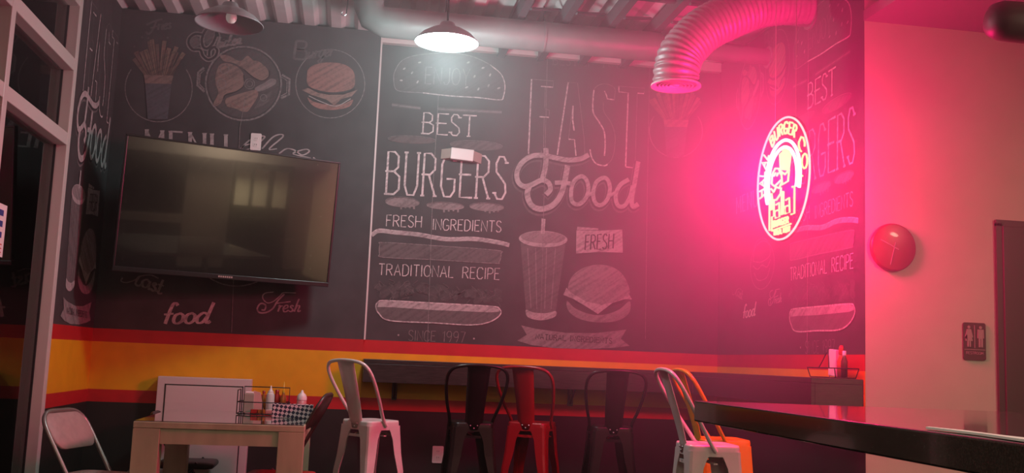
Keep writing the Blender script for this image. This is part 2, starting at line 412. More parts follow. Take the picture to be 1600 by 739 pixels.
# hand-lettered capitals: strokes in a unit box, x to the right, y up
G = {
 'A': (.62, [[(0,0),(.31,1),(.62,0)], [(.11,.35),(.51,.35)]]),
 'B': (.56, [[(0,0),(0,1),(.3,1),(.48,.9),(.48,.64),(.3,.54),(0,.54)], [(.3,.54),(.56,.42),(.56,.12),(.34,0),(0,0)]]),
 'C': (.56, [[(.56,.84),(.42,1),(.16,1),(0,.78),(0,.22),(.16,0),(.42,0),(.56,.16)]]),
 'D': (.58, [[(0,0),(0,1),(.3,1),(.54,.82),(.58,.5),(.54,.18),(.3,0),(0,0)]]),
 'E': (.48, [[(.48,1),(0,1),(0,0),(.48,0)], [(0,.54),(.38,.54)]]),
 'F': (.46, [[(.46,1),(0,1),(0,0)], [(0,.54),(.38,.54)]]),
 'G': (.60, [[(.56,.86),(.4,1),(.16,1),(0,.76),(0,.24),(.16,0),(.44,0),(.6,.14),(.6,.42),(.32,.42)]]),
 'H': (.56, [[(0,0),(0,1)], [(.56,0),(.56,1)], [(0,.52),(.56,.52)]]),
 'I': (.08, [[(.04,0),(.04,1)]]),
 'J': (.42, [[(.42,1),(.42,.18),(.28,0),(.1,0),(0,.16)]]),
 'L': (.46, [[(0,1),(0,0),(.46,0)]]),
 'M': (.70, [[(0,0),(.04,1),(.35,.3),(.66,1),(.7,0)]]),
 'N': (.58, [[(0,0),(0,1),(.58,0),(.58,1)]]),
 'O': (.62, [[(.31,1),(.12,.92),(0,.66),(0,.34),(.12,.08),(.31,0),(.5,.08),(.62,.34),(.62,.66),(.5,.92),(.31,1)]]),
 'P': (.50, [[(0,0),(0,1),(.3,1),(.5,.88),(.5,.6),(.3,.48),(0,.48)]]),
 'R': (.56, [[(0,0),(0,1),(.3,1),(.5,.88),(.5,.62),(.3,.5),(0,.5)], [(.24,.5),(.56,0)]]),
 'S': (.50, [[(.48,.86),(.34,1),(.14,1),(.02,.84),(.04,.64),(.26,.5),(.46,.36),(.5,.16),(.36,0),(.14,0),(0,.14)]]),
 'T': (.56, [[(0,1),(.56,1)], [(.28,1),(.28,0)]]),
 'U': (.56, [[(0,1),(0,.22),(.14,0),(.42,0),(.56,.22),(.56,1)]]),
 'W': (.80, [[(0,1),(.18,0),(.4,.7),(.62,0),(.8,1)]]),
 'Y': (.56, [[(0,1),(.28,.5),(.56,1)], [(.28,.5),(.28,0)]]),
 '1': (.22, [[(0,.8),(.18,1),(.18,0)]]),
 '9': (.48, [[(.46,.62),(.34,.46),(.12,.46),(0,.62),(0,.84),(.14,1),(.34,1),(.46,.84),(.46,.4),(.3,0)]]),
 '7': (.46, [[(0,1),(.46,1),(.16,0)]]),
 '.': (.1, [[(.05,0),(.05,.09)]]), ' ': (.42, []), '-': (.3, [[(0,.5),(.3,.5)]]),
}
def glyphs(txt, gap=.2):
    x = 0; out = []
    for c in txt:
        wd, st = G[c]
        for s_ in st: out.append([(x+a, b) for a, b in s_])
        x += wd+gap
    return x-gap, out
def text(ink, txt, x0, b0, x1, b1, h, wpx, mt, layer=3, gap=.2, lean=-.05, serif=0):
    W, st = glyphs(txt, gap)
    for s_ in st:
        pts = []
        for a, b in s_:
            t = a/W; pts.append((x0+(x1-x0)*t-lean*h*b*-1*1.0*0+(.06*h*b), b0+(b1-b0)*t-h*b))
        ink.line(pts, wpx, mt, layer)
        if serif:
            for q in (pts[0], pts[-1]):
                if abs(pts[0][0]-pts[-1][0]) < h*.5: ink.line([(q[0]-serif, q[1]), (q[0]+serif, q[1])], wpx*.9, mt, layer)
# ---- hand-lettered script: strokes in px around an origin, given per word
def zpts(pts, s, ox, oy): return [(ox+x/s, oy+y/s) for x, y in pts]

# ================ panel B : BEST BURGERS stack (back wall)
B = Ink(YR)
s, ox, oy = 4.104, 600, 60
bun = zpts([(75,325),(62,270),(70,210),(120,140),(230,105),(420,95),(560,115),(680,170),(750,230),(775,300),(765,375),(740,395),(600,380),(430,370),(250,350),(120,342)], s, ox, oy)
B.fill(bun, C_vd, 1, True); B.line(bun, 1.3, C_lnd, 2, True, True)
B.line(zpts([(680,170),(750,230),(775,300),(765,375),(740,395),(600,380),(430,370),(250,350)], s, ox, oy), 1.8, C_ln, 3, True)
for q in ((130,195),(180,220),(110,270),(215,280),(228,155),(540,155),(580,245),(635,190),(680,235),(530,315),(605,325),(670,305),(735,320)):
    X, Y = zpts([q], s, ox, oy)[0]; B.ell(X, Y, 2.6, 1.3, C_lt, 3, rot=random.uniform(-70, 40))
text(B, 'ENJOY', 664, 131, 733, 134, 26, 1.2, C_md)
for a, b in (((50,418),(235,442)), ((345,446),(755,467))):
    for k in range(3): B.line(zpts([(a[0], a[1]+k*8), (b[0], b[1]+k*7)], s, ox, oy), 1.6, C_dm if k != 1 else C_md, 2)
text(B, 'BEST', 660.5, 208.6, 740, 213.6, 32.5, 2.3, C_br, gap=.24, serif=3)
def patty(x0, y0, x1, y1, mt, drips=0, dx=None):
    cx, cy = (x0+x1)/2, (y0+y1)/2; r = math.degrees(math.atan2(.05*(x1-x0), x1-x0))
    B.ell(cx, cy, (x1-x0)/2, (y1-y0)/2, mt, 2, rot=r)
    B.ell(cx, cy-1, (x1-x0)/2, (y1-y0)/2, C_lnd, 3, w=.8, a0=180, a1=360, rot=r)
    for k in range(drips):
        px = cx-2+k*(x1-cx)/drips; B.line([(px, cy+1), (px, y1+1+random.uniform(0, 3))], 3, mt, 2)
patty(606, 213.5, 681, 224.5, C_dm); patty(703, 221, 785, 235, C_dm)
text(B, 'BURGERS', 603, 303, 789, 311.5, 66, 3.3, C_br, gap=.26, serif=3.2)
patty(602, 309, 655.5, 324, C_md, 4); patty(666.5, 317, 725, 328, C_md, 4); patty(733.5, 318, 787, 330, C_md, 4)
text(B, 'FRESH', 603.5, 353.5, 658, 355.5, 17.5, 1.5, C_br); text(B, 'INGREDIENTS', 676, 359, 782.5, 362.6, 17, 1.5, C_br)
ch = zpts([(2,605),(50,578),(150,588),(300,602),(480,632),(650,630),(800,650),(885,670)], s, 580, 220)
B.line(ch, 6.5, C_lt, 2, True); B.line([(x, y-3) for x, y in ch], 1.2, C_ln, 3, True)
lp = zpts([(55,50),(80,36),(400,56),(800,86),(832,110),(820,162),(780,170),(400,147),(80,132),(53,108)], s, 580, 370)
B.fill(lp, C_dm, 1, True); B.line(lp, 1.2, C_lnd, 2, True, True)
text(B, 'TRADITIONAL', 591.5, 429.7, 708, 433.7, 17.5, 1.5, C_br); text(B, 'RECIPE', 722.5, 434.6, 780, 437, 17.5, 1.5, C_br)
for k in range(70):
    X = random.uniform(588, 783); Y = random.uniform(444, 462)+(X-588)*.05
    B.ell(X, Y, random.uniform(3, 8), random.uniform(2, 6), C_vd, 1, rot=random.uniform(0, 180))
for k in range(60):
    X = random.uniform(588, 783); Y = random.uniform(441, 466)+(X-588)*.045
    B.line(smooth([(X, Y), (X+random.uniform(-7, 7), Y+random.uniform(-7, 7)), (X+random.uniform(-9, 9), Y+random.uniform(-9, 9))], 3), .9, C_dm, 2)
bb = zpts([(30,450),(45,418),(100,409),(400,425),(760,445),(822,462),(826,500),(760,545),(640,565),(400,552),(120,537),(50,492)], s, 580, 370)
B.fill(bb, C_dm, 1, True)
B.fill(zpts([(40,450),(48,420),(100,411),(400,427),(760,447),(818,462),(822,480),(760,484),(400,470),(140,452)], s, 580, 370), C_lt, 2)
B.line(bb, 1.9, C_ln, 3, True, True)
text(B, 'SINCE', 638, 532, 680, 533.5, 16, 1.1, C_md); text(B, '1997', 691, 534, 726, 535.3, 16.5, 1.1, C_md)
for X, Y in ((622.5, 523.5), (740.5, 529)): B.ell(X, Y, 1.4, 1.4, C_lt, 2)

# ================ panel C : FAST Food, cup, cheeseburger, ribbon
C = Ink(YR)
s, ox, oy = 4.106, 800, 80
text(C, 'BEST IN TOWN', 864, 101, 983, 107, 13, 1.3, C_dm, gap=.3, serif=1.5)
def ol(pts, w_, mt, sm=False): C.line(zpts(pts, s, ox, oy), w_, mt, 3, sm)
ol([(125,180),(105,660)], 2.4, C_ln); ol([(125,180),(266,192),(262,232)], .9, C_lnd); ol([(185,226),(262,232)], 2, C_ln); ol([(213,232),(209,365)], .8, C_md)
ol([(175,421),(237,425)], 2, C_ln); ol([(209,370),(240,380),(237,425)], .8, C_lnd); ol([(206,425),(202,615)], .8, C_md)
ol([(360,200),(290,665)], 2.4, C_ln); ol([(360,200),(420,205),(462,560),(468,690)], .8, C_lnd); ol([(390,350),(388,440),(398,510)], 2.4, C_ln); ol([(388,350),(362,560)], .8, C_lnd); ol([(362,565),(400,568),(410,672)], 2, C_ln)
ol([(655,313),(658,240),(600,210),(545,225),(520,270),(518,390),(555,450),(592,520),(594,610),(592,672)], 1.0, C_lnd, True)
ol([(525,250),(520,300),(520,390),(555,450),(590,515),(597,600),(592,672)], 2.4, C_ln, True); ol([(592,255),(606,285),(610,306),(655,313)], 2.0, C_ln)
ol([(585,330),(590,390),(635,460),(660,540),(655,640),(632,705),(590,735)], .9, C_lnd, True)
ol([(500,630),(510,680),(540,722),(590,735),(612,727)], 2.2, C_ln, True)
ol([(685,225),(685,262),(745,267),(728,740)], 2.4, C_ln); ol([(685,225),(850,238),(845,273)], .9, C_lnd); ol([(805,270),(845,273)], 2, C_ln); ol([(803,272),(790,700)], .9, C_lnd)
s, ox, oy = 4.104, 790, 200
ol([(768,250),(815,255)], 1.8, C_ln)
def food(width, dx, dy, mt, layer):
    def k(pts, w_, cl=False): C.line([(x+dx, y+dy) for x, y in zpts(pts, s, ox, oy)], w_+width, mt, layer, True, cl)
    k([(532,172),(480,198),(400,206),(320,192),(240,176),(165,182),(105,222),(72,285),(80,345),(118,375),(165,365),(205,345),(236,335),(275,352),(286,395),(258,428)], 8.2)
    k([(258,130),(258,215),(250,270),(236,325)], 8.6)
    k([(150,375),(138,430),(165,495),(220,520),(285,505),(335,460),(370,380),(397,240)], 9.2)
    k([(315,352),(365,350),(415,357)], 7)
    k([(485,310),(440,340),(420,400),(425,470),(465,490),(510,455),(530,395),(518,335)], 6.8, True); k([(520,440),(560,410)], 5)
    k([(625,320),(580,350),(560,420),(575,480),(610,495),(650,460),(668,390),(655,335)], 6.8, True); k([(660,440),(700,415)], 5)
    k([(790,330),(735,365),(705,430),(718,495),(758,500),(795,445),(815,370)], 7.0); k([(850,215),(830,330),(808,460),(818,505),(850,488)], 7.6)
food(5, -1.5, 4, C_dm, 1); food(2.6, -.8, 2, C_dk, 2); food(0, 0, 0, C_lt, 4)
s, ox, oy = 3.2125, 790, 330
def fl(pts, mt, layer=2, sm=False): C.fill(zpts(pts, s, ox, oy), mt, layer, sm)
fl([(75,160),(300,166),(250,515),(235,538),(180,548),(120,536),(103,515)], C_dm, 1)
for xx in (110, 150, 205, 250): ol([(xx, 185), (xx*.72+48, 490)], 1.5, C_md)
fl([(102,495),(140,508),(200,512),(251,502),(246,530),(180,548),(112,532)], C_lt, 2, True)
C.ell(790+188/3.2125, 330+140/3.2125, 122/3.2125, 41/3.2125, C_lt, 3, rot=2); C.ell(790+188/3.2125, 330+132/3.2125, 112/3.2125, 30/3.2125, C_md, 4, rot=2)
fl([(180,36),(200,40),(194,115),(176,113)], C_lt, 5)
fl([(355,95),(465,98),(585,92),(588,208),(470,205),(353,212)], C_lt, 2); fl([(360,78),(465,86),(465,95),(357,93)], C_lt, 2)
text(C, 'FRESH', 790+398/3.2125, 330+195/3.2125, 790+538/3.2125, 330+187/3.2125, 23, 2.2, C_dk, 4)
fl([(308,450),(350,488),(430,518),(500,518),(570,493),(622,452),(620,510),(560,550),(460,558),(370,540),(315,500)], C_md, 1, True)
fl([(313,405),(350,460),(465,495),(590,460),(620,405)], C_dk, 1)
fl([(313,395),(325,340),(370,295),(440,270),(520,275),(580,310),(615,370),(620,420),(570,450),(490,468),(400,455),(340,425)], C_md, 3, True)
fl([(289,420),(305,384),(322,405),(400,452),(480,470),(560,453),(615,410),(634,443),(600,441),(540,457),(463,516),(408,481),(340,441)], C_lt, 4)
fl([(78,573),(150,590),(300,610),(450,612),(606,594),(578,640),(622,676),(540,686),(400,692),(240,687),(130,672),(58,650),(106,620)], C_md, 2)
text(C, 'NATURAL INGREDIENTS', 790+150/3.2125, 330+641/3.2125, 790+532/3.2125, 330+664/3.2125, 8, 1.1, C_dk, 4, gap=.25, serif=1)

# ================ fries in a cup inside a ring (used on television wall and back wall)
def fries(ink, cx, cy, r, k, top):
    ink.ell(cx, cy, r, r*.99, C_lnd, 1, w=1.4, a0=-35, a1=215)
    b0, b1, yb = cx-22*k, cx+22*k, cy-20*k
    for i in range(17):
        t = i/16; X0 = b0+3+(b1-b0-6)*t; ang = math.radians(-34+68*t+random.uniform(-5, 5)); L = (top+random.uniform(-13, 4))*k*(1-.28*abs(2*t-1))
        X1, Y1 = X0+L*math.sin(ang), yb-L*math.cos(ang); nx, ny = math.cos(ang)*3.6*k, math.sin(ang)*3.6*k
        ink.fill([(X0-nx*.7, yb+1), (X0+nx*.7, yb+1), (X1+nx, Y1+ny), (X1-nx, Y1-ny)], C_fry if i % 2 else C_fry2, 2+(i % 3))
        ink.line([(X0+nx*.7, yb), (X1+nx, Y1+ny)], .6*k, C_dk, 5)
    ink.fill([(b0-1, yb-1), (b1+1, yb), (b1-2*k, yb+13*k), (b0+1*k, yb+12*k)], C_chk, 6)
    ink.fill([(b0+1*k, yb+12*k), (b1-2*k, yb+13*k), (cx+14*k, cy+48*k), (cx-17*k, cy+48*k)], C_cup, 6)
A1 = Ink(YB); fries(A1, 248, 138.5, 52.5, 1, 56)
def scr(ink, strokes, w_, mt, s, ox, oy, layer=3, calli=.55):
    for st in strokes: ink.line(zpts(st, s, ox, oy), w_, mt, layer, True, False, calli)
AL = {  # lowercase script in a box, x right, y down, x-height 1 (0..1), ascender -1, descender 2
 'a': (.9, [[(.75,.15),(.4,0),(.05,.45),(.15,.95),(.5,.9),(.75,.3)], [(.78,.05),(.68,.8),(.8,1),(.95,.8)]]),
 'b': (.8, [[(.1,.6),(.4,-.6),(.45,-1),(.25,-.9),(.1,.2),(.1,.9),(.4,1),(.7,.6),(.6,.1),(.3,.2)]]),
 'c': (.7, [[(.65,.2),(.45,0),(.1,.35),(.1,.85),(.4,1),(.7,.75)]]),
 'd': (.95, [[(.7,.15),(.4,0),(.05,.45),(.12,.95),(.45,.9),(.72,.3)], [(1.0,-1),(.75,.3),(.68,.85),(.82,1),(.98,.8)]]),
 'e': (.7, [[(.1,.6),(.55,.35),(.5,.02),(.25,.05),(.05,.5),(.2,1),(.45,.98),(.7,.75)]]),
 'f': (.7, [[(.85,-.75),(.7,-1),(.48,-.8),(.3,.2),(.18,1.0)], [(.0,.1),(.65,.02)]]),
 'g': (.85, [[(.7,.15),(.4,0),(.05,.45),(.15,.95),(.5,.85),(.72,.2)], [(.76,.05),(.55,1.4),(.25,1.8),(.0,1.5),(.5,1.1),(.9,.8)]]),
 'h': (.85, [[(.45,-1),(.3,-.3),(.1,1)], [(.14,.7),(.35,.1),(.6,.05),(.62,.35),(.52,.85),(.65,1),(.85,.8)]]),
 'i': (.42, [[(.2,.05),(.08,.8),(.2,1),(.42,.8)], [(.26,-.35),(.28,-.3)]]),
 'k': (.85, [[(.45,-1),(.3,-.3),(.1,1)], [(.15,.65),(.6,.1),(.55,.45),(.25,.55),(.55,.95),(.85,.8)]]),
 'n': (.9, [[(.05,.1),(.2,.15),(.1,1)], [(.14,.7),(.4,.1),(.62,.1),(.55,.85),(.68,1),(.9,.8)]]),
 'o': (.82, [[(.45,0),(.12,.2),(.05,.75),(.3,1),(.62,.75),(.65,.25),(.42,.0)], [(.6,.3),(.82,.3)]]),
 'r': (.65, [[(.05,.2),(.22,.05),(.1,1)], [(.16,.6),(.35,.15),(.62,.12)]]),
 's': (.65, [[(.55,.2),(.35,0),(.2,.25),(.5,.65),(.35,1),(.05,.85)], [(.45,.95),(.65,.8)]]),
 't': (.6, [[(.45,-.75),(.25,.3),(.15,.85),(.3,1),(.55,.8)], [(.05,.0),(.6,-.08)]]),
 'u': (.9, [[(.12,.05),(.05,.75),(.25,1),(.6,.6),(.7,.05)], [(.7,.1),(.6,.85),(.72,1),(.9,.8)]]),
}
def script(ink, word, x0, y0, xh, w_, mt, slope=.05, sx=1.0, layer=3, dk=None):
    x = 0
    for c in word:
        wd, st = AL[c]
        for q in st:
            pts = [(x0+(x+a-.12*(b-1))*xh*sx, y0+(b-1)*xh+slope*(x+a)*xh*sx) for a, b in q]
            if dk: ink.line(pts, w_+2.0, dk, layer-1, True, False, .3)
            ink.line(pts, w_, mt, layer, True, False, .55)
        x += wd*.98
    return x*xh*sx
# television wall: lettering and dishes
A2 = Ink(YB)
A2.line([(229,39),(240,34),(254,30)], 3, C_dm, 2, True); A2.line([(244,34),(240,44),(233,53),(228,50)], 3, C_dm, 2, True); A2.line([(235,44),(248,41)], 2.4, C_dm, 2); script(A2, 'ries', 246, 47, 9, 3, C_dm, -.1)
for X, Y in ((210,73),(232,60),(222,58),(262,59)): A2.ell(X, Y, 1.5, 1.5, C_dm, 2)
s, ox, oy = 4.347, 290, 30
cs = [[(222,118),(205,75),(175,58),(140,72),(112,130),(118,185),(145,200),(180,172),(205,118),(206,90)], [(112,105),(65,102),(28,130),(22,170),(50,205),(100,210),(118,250),(155,276),(200,255),(215,215),(195,190),(165,210),(160,250)]]
for q in cs: A2.line(zpts(q, s, ox, oy), 7.5, C_md, 2, True)
for q in cs: A2.line(zpts(q, s, ox, oy), 3.6, C_dk, 3, True)
A2.ell(290+65/s, 30+158/s, 8, 9, C_dm, 2); A2.ell(290+160/s, 30+120/s, 7, 12, C_dm, 2, rot=20)
script(A2, 'hicken', 338, 75, 8.6, 3.2, C_md, -.17, 1.05, 3, C_dm)
A3 = Ink(YB)
px_, py_ = 380.5, 130.5
A3.ell(px_, py_, 59, 57.5, C_lnd, 2, w=2.6); A3.ell(px_, py_, 55.5, 54, C_vd, 1)
for hx, sg in (([(125,330),(86,362),(80,450),(128,494)], 1), ([(655,378),(706,408),(702,512),(648,538)], 1)):
    A3.line(zpts(hx, s, ox, oy), 3.4, C_lnd, 2); c_ = [(a*.72+(132 if a < 300 else 648)*.28, b*.8+(412 if a < 300 else 460)*.2) for a, b in hx]; A3.line(zpts(c_, s, ox, oy), 1.6, C_lnd, 2)
A3.fill(zpts([(235,248),(290,248),(370,285),(420,250),(460,280),(500,290),(555,340),(562,390),(520,418),(460,392),(400,342),(330,300),(262,285)], s, ox, oy), C_chk, 3, True)
A3.fill(zpts([(232,312),(290,300),(360,330),(395,380),(395,450),(340,490),(270,512),(240,570),(205,592),(190,572),(222,500),(205,440),(205,380)], s, ox, oy), C_chk, 4, True)
A3.line(zpts([(395,380),(397,450),(340,495),(272,516),(258,540)], s, ox, oy), 1.6, C_dk, 5, True)
A3.fill(zpts([(272,545),(320,522),(420,492),(480,482),(492,520),(450,590),(410,632),(330,605),(280,590)], s, ox, oy), C_chk, 4, True)
A3.line(zpts([(310,570),(370,600),(440,590)], s, ox, oy), 1.5, C_bun, 5, True)
A3.line(zpts([(400,345),(460,395),(520,420),(565,392),(572,350)], s, ox, oy), 1.5, C_dk, 5, True)
A3.fill(zpts([(470,470),(540,430),(580,405),(612,412),(610,440),(560,470),(500,492)], s, ox, oy), C_md, 3, True)
A3.fill(zpts([(465,610),(500,550),(585,488),(565,560),(520,590)], s, ox, oy), C_dm, 3)
for cx_, cy_, rr in ((245,440,30),(265,340,30),(435,440,34),(435,440,20),(530,535,22)): A3.ell(290+cx_/s, 30+cy_/s, rr/s, rr/s, C_lnd, 5, w=1.1)
A4 = Ink(YB); s, ox, oy = 3.519, 440, 50
A4.ell(516, 131, 54, 53.5, C_lnd, 1, w=1.3)
A4.fill(zpts([(140,240),(150,200),(200,175),(270,168),(340,178),(390,210),(403,255),(398,300),(360,322),(280,332),(200,320),(145,292)], s, ox, oy), C_bun, 3, True)
A4.fill(zpts([(140,300),(200,330),(280,342),(360,332),(402,305),(400,335),(280,352),(150,330)], s, ox, oy), C_dk, 2)
A4.fill(zpts([(112,320),(145,308),(200,335),(260,346),(340,345),(418,318),(400,338),(385,355),(330,368),(290,404),(245,372),(160,345)], s, ox, oy), C_chk, 4)
A4.fill(zpts([(143,360),(180,385),(260,400),(340,395),(392,372),(372,410),(300,428),(220,425),(165,400)], s, ox, oy), C_bun, 3, True)
A4.line(zpts([(150,352),(220,385),(300,408),(380,368)], s, ox, oy), 1.2, C_lt, 5, True)
A4.line([(459,92),(463,64)], 4, C_dm, 2); A4.line([(463,64),(478,66),(476,76),(463,77),(478,80),(476,92),(459,92)], 3.4, C_dm, 2, True); script(A4, 'urger', 481, 92, 11, 3, C_dm, -.12)
A5 = Ink(YB)       # MENU, flourish, Fast food, Fresh, dish hidden behind the screen
def block(ink, txt, x0, y0, x1, y1, h, wt, mt):
    W, st = glyphs(txt, .3)
    for q in st:
        pts = [(x0+(x1-x0)*a/W, y0+(y1-y0)*a/W-h*b) for a, b in q]
        for i in range(len(pts)-1):
            vert = abs(pts[i][0]-pts[i+1][0]) < h*.25
            ink.line([pts[i], pts[i+1]], wt*(1.7 if vert else .8), mt, 3)
            for e in ((pts[i]), (pts[i+1])):
                if vert: ink.line([(e[0]-3.5, e[1]), (e[0]+3.5, e[1])], 1.8, mt, 3)
block(A5, 'MENU', 228, 242, 353, 250, 39, 3.2, C_lt)
s, ox, oy = 2.052, 160, 180
for q in ([(440,112),(470,82),(505,68),(520,72),(480,104),(450,112),(455,98),(500,88)], [(512,108),(545,72),(570,62),(578,70),(535,108),(560,108)], [(566,124),(590,108),(615,112),(640,128),(662,118),(658,110),(640,112),(612,124),(668,138)], [(676,136),(684,142)]):
    A5.line(zpts(q, s, ox, oy), 2.6, C_lt, 3, True, False, .35)
s, ox, oy = 4.706, 180, 400
A5.line(zpts([(55,160),(45,185),(85,195),(150,175),(180,150),(260,140),(320,165)], s, ox, oy), 2.4, C_md, 3, True, False, .3)
A5.line(zpts([(180,150),(150,200),(175,220),(210,190)], s, ox, oy), 3, C_md, 3, True)
script(A5, 'ast', 221, 447, 13, 4, C_md, .42, 1.2); script(A5, 'food', 254, 506, 16, 5.2, C_br, -.02, 1.42)
A5.line(zpts([(1165,265),(1100,275),(1085,310),(1120,345),(1170,330),(1220,285),(1240,270),(1330,272)], s, ox, oy), 1.8, C_lt, 3, True, False, .2)
A5.line(zpts([(1245,280),(1195,330),(1160,385),(1110,415),(1060,415),(1045,385),(1070,350),(1105,360),(1100,395),(1075,395)], s, ox, oy), 2.4, C_lt, 3, True)
A5.line(zpts([(1175,350),(1290,335)], s, ox, oy), 1.6, C_lt, 3)
script(A5, 'resh', 433, 487, 10, 2.6, C_lt, .0, 1.3)
A5.ell(370, 392, 66, 55, C_lnd, 1, w=2.0); A5.line([(322,376),(338,338),(372,330),(404,342),(416,374),(370,384),(322,376)], 2, C_lnd, 2, True)
A5.line([(320,386),(345,398),(372,392),(398,400),(418,386)], 2.4, C_lnd, 2, True); A5.line([(326,404),(348,424),(394,424),(414,404)], 2.4, C_lnd, 2, True)
# seams between mural sheets
SE = Ink(YB)
for a in ([(384,150),(375,200),(369,330),(362,520)],): SE.line(a, .9, C_lnd, 6)
SB = Ink(YR)
SB.line([(685,150),(676,300),(668,535)], .9, C_md, 6); SB.line([(855,90),(850,300),(845,500)], .8, C_lnd, 6); SB.line([(1015,95),(1011,300),(1008,530)], .8, C_lnd, 6)
f_tv = lambda u, z, o: (u, YB-.001-o, z)
f_bk = lambda u, z, o: (u, YR-.001-o, z)
f_rB = lambda u, z, o: (XR-.001-o, 5.996-(u-.189)*.925, z)
f_rA = lambda u, z, o: (XR-.001-o, 6.845-(u+1.369)*.70, 1.64+.66*(z-1.508))
f_rU = lambda u, z, o: (XR-.001-o, 6.69-(u+.833)*.78, z+.10)
f_lC = lambda u, z, o: (XL+.001+o, 6.321+(u-1.152)*.86, z+.012)
emit_ink(A1, 'fries_drawing', W_tv, f_tv); emit_ink(A2, 'chalk_lettering', W_tv, f_tv); emit_ink(A3, 'chicken_pan_drawing', W_tv, f_tv)
emit_ink(A4, 'burger_drawing', W_tv, f_tv); emit_ink(A5, 'menu_lettering', W_tv, f_tv); emit_ink(SE, 'mural_seam', W_tv, f_tv)
emit_ink(B, 'best_burgers_drawing', W_bk, f_bk); emit_ink(C, 'fast_food_drawing', W_bk, f_bk); emit_ink(SB, 'mural_seam', W_bk, f_bk)
A6 = Ink(YR); fries(A6, 1056, 205, 41.5, .86, 62); emit_ink(A6, 'fries_drawing', W_bk, f_bk)
C.sh = [q for q in C.sh if True]
emit_ink(C, 'fast_food_drawing', W_lf, f_lC); emit_ink(B, 'best_burgers_drawing', W_rt, f_rB)
emit_ink(A3, 'chicken_pan_drawing', W_rt, f_rU); emit_ink(A4, 'burger_drawing', W_rt, f_rU); emit_ink(A5, 'menu_lettering', W_rt, f_rA)
m = MB(); m.box((XR-.003, 5.752, Z_RT), (XR-.001, 5.757, ZC-.02), C_md); m.build('mural_seam', parent=W_rt)

# ---------------------------------------------------------------- wall counter (L-shaped ledge)
LT = 1.11
t = thing('wall_counter', 'black L-shaped bar ledge fixed along the mural walls below the yellow stripe', 'counter', (XS, YR, 0))
def loc_(o, root): o.location = -Vector(root.location); return o
m = MB(); m.box((XS+.004, YR-.32, LT-.03), (XR, YR-.002, LT), M_blackwood); m.box((XR-.30, YW+.012, LT-.03), (XR-.002, YR-.32, LT), M_blackwood)
loc_(m.build('counter_top', parent=t, bevel=.003), t)
m = MB(); m.box((XS+.004, YR-.32, LT-.155), (XR-.3, YR-.298, LT-.03), M_blackwood); m.box((XR-.30, YW+.012, LT-.155), (XR-.278, YR-.32, LT-.03), M_blackwood); m.box((XS+.004, YR-.30, LT-.155), (XS+.024, YR-.002, LT-.03), M_blackwood); m.box((XR-.278, YW+.012, LT-.155), (XR-.002, YW+.032, LT-.03), M_blackwood)
loc_(m.build('apron', parent=t, bevel=.002), t)
for xb in (.33, 1.60):
    m = MB(); m.box((xb, YR-.28, LT-.06), (xb+.035, YR-.003, LT-.03), M_blackwood); m.box((xb, YR-.035, LT-.28), (xb+.035, YR-.003, LT-.03), M_blackwood)
    m.tube([(xb+.017, YR-.26, LT-.05), (xb+.017, YR-.02, LT-.27)], .012, 8, M_blackwood); loc_(m.build('bracket', parent=t), t)

# ---------------------------------------------------------------- near bar table
t = thing('bar_table', 'glossy black bar-height table with thick speckled edge in the right foreground', 'table', (1.5, 1.2, 0))
m = MB(); m.box((.718-1.5, .45-1.2, 1.023), (2.35-1.5, 2.035-1.2, 1.065), M_top); m.build('table_top', parent=t, bevel=.003)
for px in (1.95,):
    m = MB(); m.tube([(px-1.5, 0, .02), (px-1.5, 0, 1.023)], .04, 16, M_dark); m.build('pedestal', parent=t)
    m = MB(); m.lathe([(0, 0), (.28, 0), (.28, .012), (.06, .03), (0, .03)], 32, M_dark, Matrix.Translation((px-1.5, 0, 0))); m.build('base_plate', parent=t)
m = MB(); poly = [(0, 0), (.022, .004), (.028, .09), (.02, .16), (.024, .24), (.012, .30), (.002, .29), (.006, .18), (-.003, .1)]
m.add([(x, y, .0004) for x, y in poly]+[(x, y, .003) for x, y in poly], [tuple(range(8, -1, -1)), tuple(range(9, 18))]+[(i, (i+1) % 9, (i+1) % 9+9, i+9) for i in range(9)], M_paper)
o = m.build('highlight_strip'); o.location = (.735, .92, 1.0655); tag(o, 'narrow white strip standing in for a highlight on the edge of the black bar table', 'highlight')  # white strip imitates the lamp highlight along the tabletop edge

